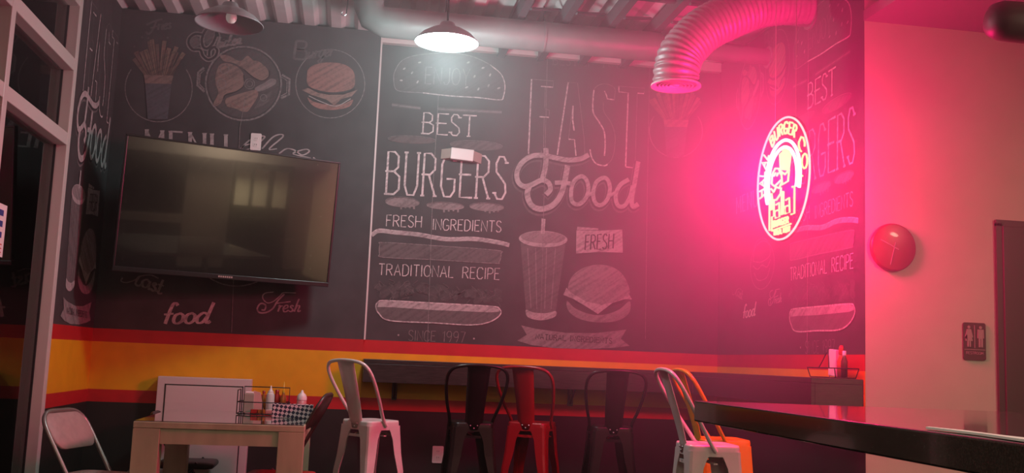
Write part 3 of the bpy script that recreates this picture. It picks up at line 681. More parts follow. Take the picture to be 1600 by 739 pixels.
# ---------------------------------------------------------------- metal stools
def make_stool(mt):
    t = thing('metal_bar_stool', '', 'stool')
    h = .130; zs = .747
    m = MB(); out = rrect(-h, -h, h, h, .035, 5); n = len(out)
    rings = [(1.0, zs-.055), (.995, zs-.012), (.97, zs), (.9, zs-.004), (.5, zs-.007), (.12, zs-.008)]
    vs = []; fs = []
    for k, z in rings: vs += [(x*k, y*k, z) for x, y in out]
    for i in range(len(rings)-1):
        for j in range(n): fs.append((i*n+j, i*n+(j+1) % n, (i+1)*n+(j+1) % n, (i+1)*n+j))
    fs.append(tuple(range((len(rings)-1)*n, len(rings)*n)))
    m.add(vs, fs, mt, True)
    m.add([(x*.985, y*.985, zs-.055) for x, y in out]+[(x*.96, y*.96, zs-.012) for x, y in out], [(j, j+n, (j+1) % n+n, (j+1) % n) for j in range(n)], mt, True)
    m.build('seat', parent=t)
    for sx in (-1, 1):
        for sy in (-1, 1):
            m = MB(); L = []
            for z, c, wd in ((zs-.03, .1297, .108), (zs-.065, .1315, .09), (zs-.11, .1345, .074), (zs-.2, .141, .066), (.45, .153, .056), (.2, .171, .046), (.0, .186, .04)):
                th = .004
                L.append([(c-wd, c, z), (c-.018, c, z), (c-.005, c-.005, z), (c, c-.018, z), (c, c-wd, z), (c-th, c-wd, z), (c-th, c-.018, z), (c-.009, c-.009, z), (c-.018, c-th, z), (c-wd, c-th, z)])
            k = 10; vs = [(x*sx, y*sy, z) for r in L for x, y, z in r]; fs = []
            for i in range(len(L)-1):
                for j in range(k): fs.append((i*k+j, i*k+(j+1) % k, (i+1)*k+(j+1) % k, (i+1)*k+j))
            fs += [tuple(range(k)), tuple(range((len(L)-1)*k, len(L)*k))]
            if sx*sy < 0: fs = [tuple(reversed(f)) for f in fs]
            m.add(vs, fs, mt); m.build('leg', parent=t)
    for z, c in ((.655, .130), (.28, .158)):
        m = MB()
        if z > .5:
            m.box((-c, -.010, z), (c, .010, z+.006), mt); m.box((-.010, -c, z+.006), (.010, c, z+.012), mt); nm = 'cross_brace'
            for s_ in (-1, 1): m.box((-c+.01, s_*(c-.010), z-.004), (c-.01, s_*(c-.003), z+.012), mt)
        else:
            for s_ in (-1, 1): m.box((-c, s_*(c-.010), z), (c, s_*(c+.004), z+.022), mt); m.box((s_*(c-.010), -c, z), (s_*(c+.004), c, z+.022), mt)
            nm = 'footrest'
        m.build(nm, parent=t)
    lean = lambda z: -.123-.115*((z-.73)/.37)**1.15 if z > .73 else -.123
    pr = [(-.138, .715), (-.140, .765), (-.168, .86), (-.184, .94), (-.190, 1.0), (-.183, 1.045), (-.155, 1.078), (-.10, 1.094), (0, 1.10)]
    pr = pr+[(-x, z) for x, z in pr[-2::-1]]
    m = MB(); hp = lambda z: -.238*max(0, (z-.715)/.385)**.95      # the hoop starts at the middle of the seat sides
    m.tube(smooth([(x, hp(z), z) for x, z in pr], 5), .0105, 10, mt); m.build('back_hoop', parent=t)
    m = MB(); L = []
    for i in range(9):
        z = 1.092-(1.092-.70)*i/8; wd = .072-.018*i/8; y = lean(z); b = .010
        L.append([(-wd, y+.002, z), (-wd*.5, y-b*.6, z), (0, y-b, z), (wd*.5, y-b*.6, z), (wd, y+.002, z), (wd, y+.005, z), (0, y-b+.004, z), (-wd, y+.005, z)])
    vs = [p for r in L for p in r]; fs = [(i*8+j, i*8+(j+1) % 8, (i+1)*8+(j+1) % 8, (i+1)*8+j) for i in range(8) for j in range(8)]
    m.add(vs, fs+[tuple(range(8)), tuple(range(64, 72))], mt, True); spl = m.build('back_splat', parent=t)
    for x, z in ((-.022, .728), (.022, .728), (0, .712)):
        m = MB(); m.lathe([(0, .004), (.004, .003), (.005, 0)], 8, M_rivet, Matrix.Translation((x, -.1335, z)) @ Matrix.Rotation(PI/2, 4, 'X')); m.build('rivet', parent=spl)
    return t
st = make_stool(M_wst)
st.location = (.170, 6.28, 0); st.rotation_euler = (0, 0, math.radians(-49))
st['label'] = 'white metal bar stool with tall back, standing beside the wooden table'
G_ = 'metal bar stools with hoop backs'
st['group'] = G_
dup(st, (.795, 6.42, 0), math.radians(3), 'black metal bar stool at the wall counter, left of the red stool', G_, {M_wst: M_dst})
dup(st, (1.225, 6.60, 0), math.radians(-29), 'red metal bar stool at the wall counter between two black stools', G_, {M_wst: M_rst})
dup(st, (1.70, 6.42, 0), math.radians(-4), 'black metal bar stool at the wall counter, right of the red stool', G_, {M_wst: M_dst})
o = dup(st, (1.818, 4.945, 0), math.radians(-92), 'white metal bar stool in front of the yellow stool, near the black bar table', G_, None); o.scale = (1.02, 1.02, 1.02)
o = dup(st, (2.037, 5.34, 0), math.radians(-92), 'yellow metal bar stool half hidden behind a white stool', G_, {M_wst: M_yst}); o.scale = (1.02, 1.02, 1.02)

# ---------------------------------------------------------------- wooden table
TX0, TX1, TY0, TY1 = -1.072, -.198, 5.565, 6.68
t = thing('wooden_table', 'whitewashed square-legged wooden table with a glossy top, left of the white stool', 'table', ((TX0+TX1)/2, (TY0+TY1)/2, 0))
hx, hy = (TX1-TX0)/2, (TY1-TY0)/2
MB().box((-hx, -hy, .712), (hx, hy, .745), M_table).build('tabletop', parent=t, bevel=.003)
MB().box((-hx+.006, -hy+.006, .745), (hx-.006, hy-.006, .750), M_tglass).build('glass_sheet', parent=t)
for sx in (-1, 1):
    for sy in (-1, 1):
        MB().box((sx*hx, sy*hy, 0), (sx*(hx-.135), sy*(hy-.10), .711), M_table).build('leg', parent=t, bevel=.003)
for sy in (-1, 1): MB().box((-hx+.136, sy*(hy-.012), .632), (hx-.136, sy*(hy-.036), .711), M_table).build('apron', parent=t)
for sx in (-1, 1): MB().box((sx*(hx-.012), -hy+.101, .632), (sx*(hx-.036), hy-.101, .711), M_table).build('apron', parent=t)

# ---------------------------------------------------------------- folding chairs
def make_folding(mt, pad, hb=.775, pad2=None):
    t = thing('folding_chair', '', 'chair')
    w_ = .205; sl = lambda z: .24-.47*z/hb
    m = MB(); pts = [(-w_, sl(0), 0), (-w_, sl(.3), .3), (-w_, sl(.55), .55), (-w_, sl(hb-.1), hb-.1), (-w_+.012, sl(hb-.05), hb-.05), (-w_+.05, sl(hb-.015), hb-.015), (-w_+.11, sl(hb), hb), (0, sl(hb), hb)]
    pts = pts+[(-x, y, z) for x, y, z in pts[-2::-1]]
    m.tube(smooth(pts, 4), .0115, 10, mt); m.build('frame', parent=t)
    for s_ in (-1, 1):
        m = MB(); m.tube([(s_*.178, .10, .455), (s_*.178, .03, .38), (s_*.178, -.26, 0)], .010, 10, mt); m.build('rear_leg', parent=t)
    for a in ((.178, -.20, .085), (w_, sl(.12), .12), (w_, sl(.40), .40)):
        m = MB(); m.tube([(-a[0], a[1], a[2]), a], .008, 8, mt); m.build('crossbar', parent=t)
    m = MB(); out = rrect(-.195, -.17, .195, .21, .06, 6); n = len(out); vs = []; fs = []
    for k, z in ((.96, .412), (1, .422), (1, .438), (.95, .450), (.5, .455)): vs += [(x*k, (y-.02)*k+.02, z) for x, y in out]
    for i in range(4):
        for j in range(n): fs.append((i*n+j, i*n+(j+1) % n, (i+1)*n+(j+1) % n, (i+1)*n+j))
    fs += [tuple(range(n-1, -1, -1)), tuple(range(4*n, 5*n))]; m.add(vs, fs, pad, True); m.build('seat', parent=t)
    m = MB(); out = rrect(-.196, hb-.19, .196, hb-.010, .07, 6); out = [(x, z) for x, z in out]; n = len(out); vs = []; fs = []
    for k, d in ((.96, -.010), (1, -.004), (1, .006), (.95, .014), (.4, .017)): vs += [(x*k, sl((z-hb+.11)*k+hb-.11)+d, (z-hb+.11)*k+hb-.11) for x, z in out]
    for i in range(4):
        for j in range(n): fs.append((i*n+j, i*n+(j+1) % n, (i+1)*n+(j+1) % n, (i+1)*n+j))
    fs += [tuple(range(n-1, -1, -1)), tuple(range(4*n, 5*n))]; m.add(vs, fs, pad2 or pad, True); m.build('backrest', parent=t)
    return t
fc = make_folding(M_chr, M_pad); fc.location = (-1.275, 5.74, 0); fc.rotation_euler = (0, 0, math.radians(-106))
fc['label'] = 'folding chair with tan padded back and steel tube frame beside the window'; fc['group'] = 'folding chairs round the wooden table'
o = dup(fc, (-.985, 6.885, 0), math.radians(-90), 'low black folding chair half hidden behind the wooden table, before the white cabinet', 'folding chairs round the wooden table', {M_chr: M_dst, M_pad: M_padb})
o.scale = (.92, .92, .92)
f3 = make_folding(M_brown, M_padr, .90, M_brown); f3.location = (-.315, 5.96, 0); f3.rotation_euler = (0, 0, math.radians(83))
f3['label'] = 'brown metal folding chair seen edge-on between the wooden table and white stool'; f3['group'] = 'folding chairs round the wooden table'

# ---------------------------------------------------------------- white cabinet behind the table
t = thing('white_cabinet', 'low white cabinet with dark outlined front panel standing behind the wooden table', 'cabinet', (-.93, 7.155, 0))
cb_ = MB().box((-.305, -.06, 0), (.305, .035, .94), M_wboard).build('body', parent=t, bevel=.004)
m = MB(); a = .255
for b in (((-a, .10), (a, .106)), ((-a, .885), (a, .892)), ((-a, .10), (-a+.006, .892)), ((a-.006, .10), (a, .892))): m.box((b[0][0], -.0605, b[0][1]), (b[1][0], -.063, b[1][1]), M_dark)
fp_ = m
fpo = MB().box((-a+.008, -.0605, .108), (a-.008, -.066, .883), M_wboard).build('front_panel', parent=t, bevel=.002)
fp_.build('panel_outline', parent=fpo)

# ---------------------------------------------------------------- television
t = thing('television', 'large black wall television tilted out from the mural on a swing arm', 'television', (-.790, 6.706, 2.012))
ya, ti, ro, W_, H_ = .31, .110, -.006, 1.38, .856
ex = Vector((math.cos(ya), math.sin(ya), 0)); nn = Vector((math.sin(ya), -math.cos(ya), 0))
up = math.cos(ti)*Vector((0, 0, 1))+math.sin(ti)*nn; e1 = math.cos(ro)*ex+math.sin(ro)*up; e2 = -math.sin(ro)*ex+math.cos(ro)*up; e3 = e2.cross(e1)   # e3: into the wall
R_ = Matrix((e1, -e1.cross(e2), e2)).transposed().to_4x4()
fr = MB()
hx, hy = W_/2, H_/2
fr.box((-hx, 0, -hy), (hx, .035, -hy+.030)); fr.box((-hx, 0, hy-.014), (hx, .035, hy)); fr.box((-hx, 0, -hy+.03), (-hx+.014, .035, hy-.014)); fr.box((hx-.014, 0, -hy+.03), (hx, .035, hy-.014)); fr.box((-hx+.01, .012, -hy+.01), (hx-.01, .034, hy-.01))
for nm, mb, mt, bv in (('bezel', fr, M_tv, .003),
    ('screen', MB().box((-hx+.0135, .006, -hy+.0295), (hx-.0135, .011, hy-.0135)), M_scr, 0),
    ('back_housing', MB().box((-.45, .035, -.3), (.45, .07, .25)), M_tv, .01)):
    o = mb.build(nm, mt, t, bv); o.matrix_local = R_
    if nm == 'bezel': bez = o
m = MB()
for k in range(7): m.box((-.045+k*.0135, -.0012, -hy+.010), (-.045+k*.0135+.009, .001, -hy+.021))
m.build('maker_mark', M_signmark, bez)
b0 = Vector((0, .07, 0)); b0 = (R_ @ b0)
m = MB(); m.tube([b0, Vector((.02, .32, -.02)), Vector((.12, YB-6.706-.03, 0))], .022, 10, M_dark); m.box((.0, YB-6.706-.03, -.15), (.24, YB-6.706-.003, .15), M_dark); m.build('swing_arm', parent=t)

# ---------------------------------------------------------------- small wall fittings
def plate(loc, rz, label, hgt=.115, wid=.075):
    t = thing('wall_outlet', label, 'outlet', loc, rz, 'white outlet plates')
    m = MB(); m.prism(rrect(-wid/2, -hgt/2, wid/2, hgt/2, .006), -.006, M_wht); pt_ = m.build('plate', parent=t, bevel=.0015)
    for z in (-.022, .022):
        m = MB(); m.prism(rrect(-.016, z-.014, .016, z+.014, .008), -.0025, M_wht)
        for sx in (-.006, .006): m.box((sx-.0012, -.0027, z-.004), (sx+.0012, -.0031, z+.007), M_dark)
        o = m.build('socket', parent=t); o.location = (0, -.006, 0)
p = at(684, 710, 1, YR); plate((p.x, YR-.001, p.z), 0, 'white outlet plate low on the black wall under the counter')
p = at(400, 222, 1, YB); plate((p.x, YB-.006, p.z), 0, 'white outlet plate high on the mural above the television', .118, .07)
p = at(721, 243.5, 1, YR)
t = thing('wall_box', 'small beige box fixed to the mural over the word BURGERS', 'box', (p.x, YR-.006, p.z), 0)
m = MB(); m.box((-.085, -.055, -.043), (.085, 0, .043), M_wht, Matrix.Rotation(math.radians(3), 4, 'Y')); m.build('case', parent=t, bevel=.006)
for sx in (-1, 1):
    m = MB(); q = [(sx*.086, 0, -.043), (sx*.086, -.05, -.036), (sx*.15, -.0, -.043), (sx*.086, 0, .043), (sx*.086, -.05, .036), (sx*.15, 0, .03)]
    m.add(q, [(0, 1, 2), (3, 5, 4), (1, 4, 5, 2), (0, 2, 5, 3), (0, 3, 4, 1)], M_signmark, False, Matrix.Rotation(math.radians(3), 4, 'Y')); m.build('side_wing', parent=t)
# clock
p = at(1393, 387, 1, YW)
t = thing('wall_clock', 'round dark red clock with thin pale hands on the off-white wall', 'clock', (p.x, YW-.002, p.z))
RX = Matrix.Rotation(PI/2, 4, 'X')
m = MB(); m.lathe([(0, 0), (.130, 0), (.132, .012), (.128, .024), (.122, .026), (0, .026)], 48, M_clock, RX); fc_ = m.build('face', parent=t)
for ang, L, w_ in ((-65, .088, .006), (194, .10, .0035)):
    m = MB(); m.box((-w_/2, -.029, -.028), (w_/2, -.027, L), M_signmark, Matrix.Rotation(math.radians(ang), 4, 'Y')); m.build('hand', parent=t)
# restroom sign
p = at(1521.5, 533.5, 1, YW)
t = thing('restroom_sign', 'dark brown restroom sign with woman and man figures beside the door', 'sign', (p.x, YW-.002, p.z))
m = MB(); m.prism(rrect(-.067, -.102, .067, .102, .012), -.006, M_sign); sp_ = m.build('plate', parent=t)
def fig(x, woman):
    m = MB(); z = .03; y = -.0085
    c = [(x+.0085*math.cos(2*PI*k/14), .0765+.0085*math.sin(2*PI*k/14)) for k in range(14)]
    m.prism(c, .003, M_signmark, Matrix.Translation((0, y, 0)))
    if woman: pol = [(-.012, .066), (.012, .066), (.024, .022), (.017, .020), (.012, .038), (.022, .002), (.010, .002), (.010, -.030), (.002, -.030), (.002, .002), (-.002, .002), (-.002, -.030), (-.010, -.030), (-.010, .002), (-.022, .002), (-.012, .038), (-.017, .020), (-.024, .022)]
    else: pol = [(-.018, .066), (.018, .066), (.020, .018), (.014, .018), (.013, .05), (.012, .05), (.012, -.030), (.002, -.030), (.002, .016), (-.002, .016), (-.002, -.030), (-.012, -.030), (-.012, .05), (-.013, .05), (-.014, .018), (-.020, .018)]
    m.prism([(x+a, b) for a, b in pol], .003, M_signmark, Matrix.Translation((0, y, 0))); m.build('woman_figure' if woman else 'man_figure', parent=t)
fig(-.034, True); fig(.036, False)
m = MB(); m.box((-.0015, -.008, -.035), (.0015, -.006, .088), M_signmark); m.box((-.062, -.008, -.046), (.062, -.006, -.043), M_signmark); m.build('divider', parent=t)
m = MB(); W, stk = glyphs('RESTROOM')
for q in stk:
    for a, b in zip(q[:-1], q[1:]):
        p0 = Vector((-.05+.1*a[0]/W, -.0066, -.070+.014*a[1])); p1 = Vector((-.05+.1*b[0]/W, -.0066, -.070+.014*b[1])); m.tube([p0, p1], .0011, 5, M_signmark)
m.build('lettering', parent=t)
# notice on the window
a = at(-30, 320, 0, XF-.06); b = at(11, 322, 0, XF-.06); c = at(9, 404, 0, XF-.06)
t = thing('paper_notice', 'white paper notice with blue print taped on the window glass at left edge', 'notice', (XF-.058, b.y, (b.z+c.z)/2))
hh = (b.z-c.z)/2
sh_ = MB().box((-.0012, -.30, -hh), (0, 0, hh), M_paper).build('sheet', parent=t)
m = MB()
M_blue = mat('blue_print', (.03, .04, .22), .7)
for k in range(3): m.box((0, -.26, hh*.55-k*.055), (.0006, -.045+.0*k, hh*.55-k*.055+.03), M_blue)
for k in range(3): m.box((0, -.26, -hh*.55-k*.02), (.0006, -.03, -hh*.55-k*.02+.006), mat('red_print', (.5, .06, .05), .7))
m.build('print', parent=t)

# ---------------------------------------------------------------- table caddy and things on the table
def bottle(name, label, cat, loc, prof, mt, cap, capm, group=None, n=20):
    t = thing(name, label, cat, loc, 0, group)
    b = MB().lathe(prof, n, mt).build('body', parent=t); MB().lathe(cap, n, capm).build('cap', parent=t); return t
ZT = .7505
t = thing('wire_caddy', 'black wire condiment caddy on the wooden table', 'caddy', (-.482, 6.41, ZT))
m = MB(); wx, wy, h1, h2 = .150, .085, .075, .165
for z in (.006, h1): m.tube([(-wx, -wy, z), (wx, -wy, z), (wx, wy, z), (-wx, wy, z)], .003, 6, M_wire, True)
m.tube([(-wx, -wy, h2-.02), (-wx, wy, h2-.02)], .003, 6, M_wire)
for x in (-wx, wx):
    for y in (-wy, wy): m.tube([(x, y, .003), (x, y, h2-.02 if x < 0 else h1)], .003, 6, M_wire)
for k in range(1, 8): m.tube([(-wx+k*2*wx/8, -wy, .006), (-wx+k*2*wx/8, wy, .006)], .002, 5, M_wire)
m.tube([(0, -wy, .006), (0, -wy, h1)], .003, 6, M_wire)
m.build('basket', parent=t)
m = MB(); m.tube([(-wx+.03, 0, .006), (-wx+.03, 0, h2), (wx, 0, h2), (wx, 0, .006)], .0035, 6, M_wire); m.build('handle', parent=t)
M_amb = mat('amber_sauce', (.45, .14, .02), .25, coat=.5); M_ket = mat('ketchup_red', (.38, .02, .015), .3); M_mayo = mat('squeeze_white', (.70, .62, .60), .35)
M_pinkp = mat('pink_paper', (.70, .42, .38), .8); M_grn = mat('grey_green_paper', (.36, .36, .28), .8)
m = MB(); m.box((-.03, -.035, .0), (.03, .035, .115), M_grn); m.box((-.026, -.03, .115), (.024, .03, .125), M_paper); o = m.build('napkin_stack', bevel=.004); o.location = (-.567, 6.39, ZT+.010); tag(o, 'grey-green napkin stack in the left end of the table caddy', 'napkins')
m = MB(); m.add([(-.02, 0, 0), (.035, 0, .02), (.012, 0, .12), (-.028, .004, .13), (-.02, .012, 0), (.035, .012, .02), (.012, .012, .12), (-.028, .016, .13)], [(0, 1, 2, 3), (7, 6, 5, 4), (0, 4, 5, 1), (1, 5, 6, 2), (2, 6, 7, 3), (3, 7, 4, 0)], M_pinkp); o = m.build('folded_napkin'); o.location = (-.515, 6.365, ZT+.012); tag(o, 'folded pink napkin leaning beside the grey-green napkin stack', 'napkin')
sq = [(0, 0), (.024, 0), (.025, .01), (.025, .105), (.020, .118), (.016, .122), (0, .122)]; sc_ = [(.017, .120), (.017, .130), (.010, .136), (.005, .150), (.003, .165), (0, .165)]
bottle('squeeze_bottle', 'white squeeze bottle in the middle of the table caddy', 'bottle', (-.444, 6.39, ZT+.011), sq, M_mayo, sc_, M_wht, 'bottles in the table caddy')
bottle('sauce_bottle', 'slim amber sauce bottle with pointed yellow spout in the table caddy', 'bottle', (-.370, 6.44, ZT+.011), [(0, 0), (.018, 0), (.019, .09), (.009, .115), (.008, .125), (0, .125)], M_amb, [(.009, .124), (.009, .134), (.004, .14), (.0025, .19), (0, .19)], M_yst, 'bottles in the table caddy')
bottle('ketchup_bottle', 'dark red ketchup bottle behind the white squeeze bottle', 'bottle', (-.410, 6.465, ZT+.011), [(0, 0), (.020, 0), (.021, .09), (.012, .115), (.011, .12), (0, .12)], M_ket, [(.012, .119), (.012, .138), (0, .139)], M_ket, 'bottles in the table caddy')
bottle('hot_sauce_bottle', 'small amber bottle with orange label beside the white squeeze bottle', 'bottle', (-.489, 6.45, ZT+.011), [(0, 0), (.016, 0), (.017, .08), (.008, .105), (.008, .115), (0, .115)], M_amb, [(.009, .114), (.009, .130), (0, .131)], M_ket, 'bottles in the table caddy')
bottle('shaker', 'pink shaker with white domed lid behind the checkered box', 'shaker', (-.262, 6.55, ZT), [(0, 0), (.030, 0), (.030, .09), (0, .09)], mat('pink_plastic', (.55, .22, .22), .4), [(.031, .088), (.031, .105), (.024, .122), (.010, .134), (.006, .148), (0, .15)], M_wht)
m = MB()
def pack(k, x, y, mt): m.lathe([(0, 0), (.010, .001), (.011, .006), (0, .008)], 10, mt, Matrix.Translation((x, y, 0)))
for k, (x, y, mt) in enumerate(((-.53, 6.342, M_ket), (-.487, 6.337, M_amb), (-.442, 6.347, M_pinkp))):
    m = MB(); m.box((-.022, -.006, 0), (.022, .006, .024), mt); o = m.build('sauce_packet', bevel=.004); o.location = (x, y, ZT+.009)
    tag(o, ['red sauce packet', 'amber sauce packet', 'pink sauce packet'][k]+' lying in the front of the table caddy', 'packet', 'sauce packets in the table caddy')
# checkered box: black and white rhombus pattern
cm = bpy.data.materials.new('checkered_card'); cm.use_nodes = True; nt = cm.node_tree; b_ = nt.nodes['Principled BSDF']
tc = nt.nodes.new('ShaderNodeTexCoord'); mp = nt.nodes.new('ShaderNodeMapping'); mp.inputs['Rotation'].default_value = (0, math.radians(38), 0); mp.inputs['Location'].default_value = (.003, .5, .002)
ck = nt.nodes.new('ShaderNodeTexChecker'); ck.inputs['Scale'].default_value = 58; ck.inputs[1].default_value = (.72, .68, .66, 1); ck.inputs[2].default_value = (.02, .025, .06, 1)
nt.links.new(tc.outputs['Object'], mp.inputs[0]); nt.links.new(mp.outputs[0], ck.inputs['Vector']); nt.links.new(ck.outputs[0], b_.inputs['Base Color'])
t = thing('checkered_box', 'low box with black and white checkered sides at the right end of the table', 'box', (-.295, 6.17, ZT), math.radians(3))
m = MB(); w2, d2, h_ = .118, .05, .078
m.box((-w2, -d2, 0), (w2, -d2+.004, h_), cm); m.box((-w2, d2-.004, 0), (w2, d2, h_), cm); m.box((-w2, -d2, 0), (-w2+.004, d2, h_), cm); m.box((w2-.004, -d2, 0), (w2, d2, h_), cm); m.box((-w2, -d2, 0), (w2, d2, .004), cm)
m.build('tray', parent=t)
m = MB(); m.box((-w2+.008, -d2+.008, .004), (w2-.008, d2-.008, h_-.012), M_paper); m.build('napkin_refill', parent=t)

# ---------------------------------------------------------------- caddy on the right wall ledge
c0 = Vector((2.645, 5.252, LT))
t = thing('wire_caddy', 'black wire condiment caddy on the ledge below the neon sign', 'caddy', c0)
m = MB(); wx, wy = .058, .150
for z, e in ((.004, 0), (.055, .012)): m.tube([(-wx-e, -wy-e, z), (wx+e, -wy-e, z), (wx+e, wy+e, z), (-wx-e, wy+e, z)], .003, 6, M_wire, True)
for x in (-1, 1):
    for y in (-1, 1): m.tube([(x*wx, y*wy, .004), (x*(wx+.012), y*(wy+.012), .055)], .003, 6, M_wire)
for k in range(1, 7): m.tube([(-wx, -wy+k*2*wy/7, .004), (wx, -wy+k*2*wy/7, .004)], .002, 5, M_wire)
m.build('basket', parent=t)
m = MB(); m.tube(smooth([(-wx-.012, .02, .055), (-wx-.006, -.02, .10), (-wx-.004, -.07, .14), (-wx-.012, -.10, .055)], 5), .003, 6, M_wire); m.build('handle', parent=t)
m = MB(); m.box((-.012, -.042, 0), (.012, .042, .145), M_paper); o = m.build('napkin_pack', bevel=.004); o.location = c0+Vector((0, -.012, .012)); o.rotation_euler = (math.radians(4), 0, 0); tag(o, 'upright white napkin pack in the wall ledge caddy', 'napkins')
bottle('sauce_bottle', 'red-capped orange sauce bottle in the wall ledge caddy', 'bottle', c0+Vector((.005, -.092, .007)), [(0, 0), (.022, 0), (.023, .085), (.013, .115), (.012, .125), (0, .125)], mat('orange_sauce', (.50, .10, .03), .3, coat=.4), [(.014, .122), (.014, .158), (.008, .172), (0, .173)], M_ket, 'bottles in the ledge caddy')
bottle('sauce_bottle', 'small dark bottle with pale printed label at the end of the ledge caddy', 'bottle', c0+Vector((.0, -.135, .007)), [(0, 0), (.017, 0), (.018, .085), (.009, .110), (.009, .12), (0, .12)], mat('dark_sauce', (.10, .03, .02), .2, coat=.5), [(.010, .118), (.010, .142), (0, .143)], M_wht, 'bottles in the ledge caddy')

# ---------------------------------------------------------------- pendant lamps
def pendant(loc, lit, label):
    t = thing('pendant_lamp', label, 'lamp', loc, 0, 'pendant lamps')
    m = MB(); k = .188
    m.lathe([(.02, .12), (.04, .115), (.055, .085), (.10, .07), (.15, .04), (k, 0), (k+.004, -.004), (k+.002, -.008), (k-.004, 0), (.148, .035), (.098, .064), (.055, .08), (0, .088)], 48, M_shade); ls_ = m.build('lamp_shade', parent=t)
    m = MB(); m.tube([(0, 0, .115), (0, 0, ZC-loc[2]-.02)], .006, 8, M_dark); m.build('cord', parent=t)
    m = MB(); m.lathe([(0, 0), (.05, 0), (.06, -.02), (0, -.03)], 24, M_shade, Matrix.Translation((0, 0, ZC-loc[2]))); m.build('canopy', parent=t)
    if lit:
        m = MB(); m.lathe([(0, -.004), (k-.014, -.002), (k-.008, .004), (k-.012, .012)], 48, emis('lamp_diffuser_glow', (.90, 1, .98), 16)); m.build('diffuser', parent=ls_)
        l = bpy.data.lights.new('pendant_lamp_light', 'POINT'); l.energy = PENDANT_W; l.color = (.74, 1, .99); l.shadow_soft_size = .13
        o = bpy.data.objects.new('pendant_lamp_light', l); COL.objects.link(o); o.location = (loc[0], loc[1], loc[2]-.15)
    else:
        m = MB(); m.lathe([(.0, -.012), (.018, -.008), (.028, .006), (.031, .024), (.026, .045), (.016, .065), (.014, .085), (0, .085)], 24, M_bulb, Matrix.Translation((.01, 0, .012))); m.build('bulb', parent=ls_)
    return t
d_ = fw+(698-800)/F*CR+(369.5-65)/F*CU; p = CAM+d_*6.0; pendant((p.x, p.y, p.z), True, 'lit round pendant lamp glowing white in front of the burger mural')
d_ = fw+(358-800)/F*CR+(369.5-36)/F*CU; p = CAM+d_*5.75; pendant((p.x, p.y, p.z), False, 'unlit grey dome pendant lamp above the chicken drawing')

# ---------------------------------------------------------------- ducts
a = at(600, 34, 2, 3.27); b = at(780, 54, 2, 3.27); YD = 6.36
x0 = at(575, 30, 1, YD).x; x1 = at(1031, 67, 1, YD).x
t = thing('ceiling_duct', 'horizontal round metal duct running under the ceiling in front of the mural top', 'duct', (0, YD, 3.27))
m = MB(); m.tube([(x0, 0, .20), (x0, 0, .10), (x0+.03, 0, .03), (x0+.10, 0, 0), (x1, 0, 0)], .098, 24, M_duct); m.build('main_tube', parent=t)
m = MB(); m.tube([(x1, 0, 0), (x1+.03, 0, 0)], [.098, .06], 24, M_duct); m.tube([(x1+.03, 0, 0), (XR-.005, 0, 0)], .056, 20, M_duct); m.build('branch_tube', parent=t)
for x in (x0+.5, x0+1.15):
    m = MB(); m.tube([(x-.008, 0, 0), (x+.008, 0, 0)], .102, 24, M_duct); m.build('collar', parent=t)
m = MB(); m.tube([(XR-.012, 0, 0), (XR-.002, 0, 0)], .075, 24, M_duct); m.build('collar', parent=t)
for x in (x0+.5, x0+1.15, 2.3):
    m = MB(); m.tube([(x, 0, .05), (x, 0, ZC-3.27)], .004, 6, M_dark); m.build('hanger_rod', parent=t)
# flexible duct with round diffuser
pz = CAM+(fw+(1056-800)/F*CR+(369.5-134)/F*CU)*5.75
t = thing('flexible_duct', 'ribbed flexible air duct curving down to a round ceiling diffuser', 'duct', tuple(pz))
def pt(x, y, d): return CAM+(fw+(x-800)/F*CR+(369.5-y)/F*CU)*d-pz
path = smooth([pt(1056, 132, 5.75), pt(1057, 112, 5.75), pt(1066, 82, 5.77), pt(1098, 48, 5.80), pt(1140, 26, 5.84), pt(1190, 8, 5.88), pt(1262, 2, 5.92)], 24)
PP = [Vector(p) for p in path]; L = 0; rr = []; last = PP[0]
for q in PP:
    L += (q-last).length; last = q; rr.append(.128+.005*math.cos(L/.031*2*PI))
m = MB(); m.tube(PP, rr, 28, M_flex); m.build('duct_hose', parent=t)
m = MB(); m.lathe([(.142, -.006), (.142, .004), (.118, .018), (.104, .014), (.122, -.002), (.142, -.006)], 48, M_diff)
for r in (.100, .080, .060, .040): m.lathe([(r, -.004), (r-.003, -.004), (r-.016, .012), (r-.013, .013), (r, -.004)], 40, M_diff)
m.lathe([(0, -.002), (.016, -.002), (.024, .004), (0, .012)], 24, M_diff)
for k in range(3): m.tube([(.11*math.cos(k*PI/3), .11*math.sin(k*PI/3), .014), (-.11*math.cos(k*PI/3), -.11*math.sin(k*PI/3), .014)], .003, 6, M_diff)
df_ = m.build('diffuser', parent=t)
m = MB(); m.lathe([(.122, .015), (.122, .09)], 32, M_diff); m.build('collar', parent=df_)
pe = at(1185, 0, 1, 5.9); t2 = thing('supply_duct', 'straight round duct end meeting the right mural wall at the ceiling', 'duct', (pe.x, 5.72, 3.44-.09))
m = MB(); m.tube([(-.2, 0, 0), (XR-.005-pe.x, 0, 0)], .075, 24, M_duct); m.build('tube', parent=t2); m = MB(); m.tube([(XR-.015-pe.x, 0, 0), (XR-.003-pe.x, 0, 0)], .092, 24, M_duct); m.build('collar', parent=t2)
pc = CAM+(fw+(541-800)/F*CR+(369.5-22)/F*CU)*6.3
t = thing('ceiling_cable', 'thin black cable with a small hook hanging from the ceiling left of the lit lamp', 'cable', tuple(pc))
m = MB(); m.tube([(0, 0, 0), (.004, 0, .06), (.008, 0, ZC-pc.z)], .003, 6, M_dark); m.build('cable_line', parent=t)
m = MB(); m.tube(smooth([(0, 0, 0), (-.015, 0, -.012), (-.03, 0, 0), (-.022, 0, .014)], 5), .004, 6, M_rivet); m.build('hook', parent=t)
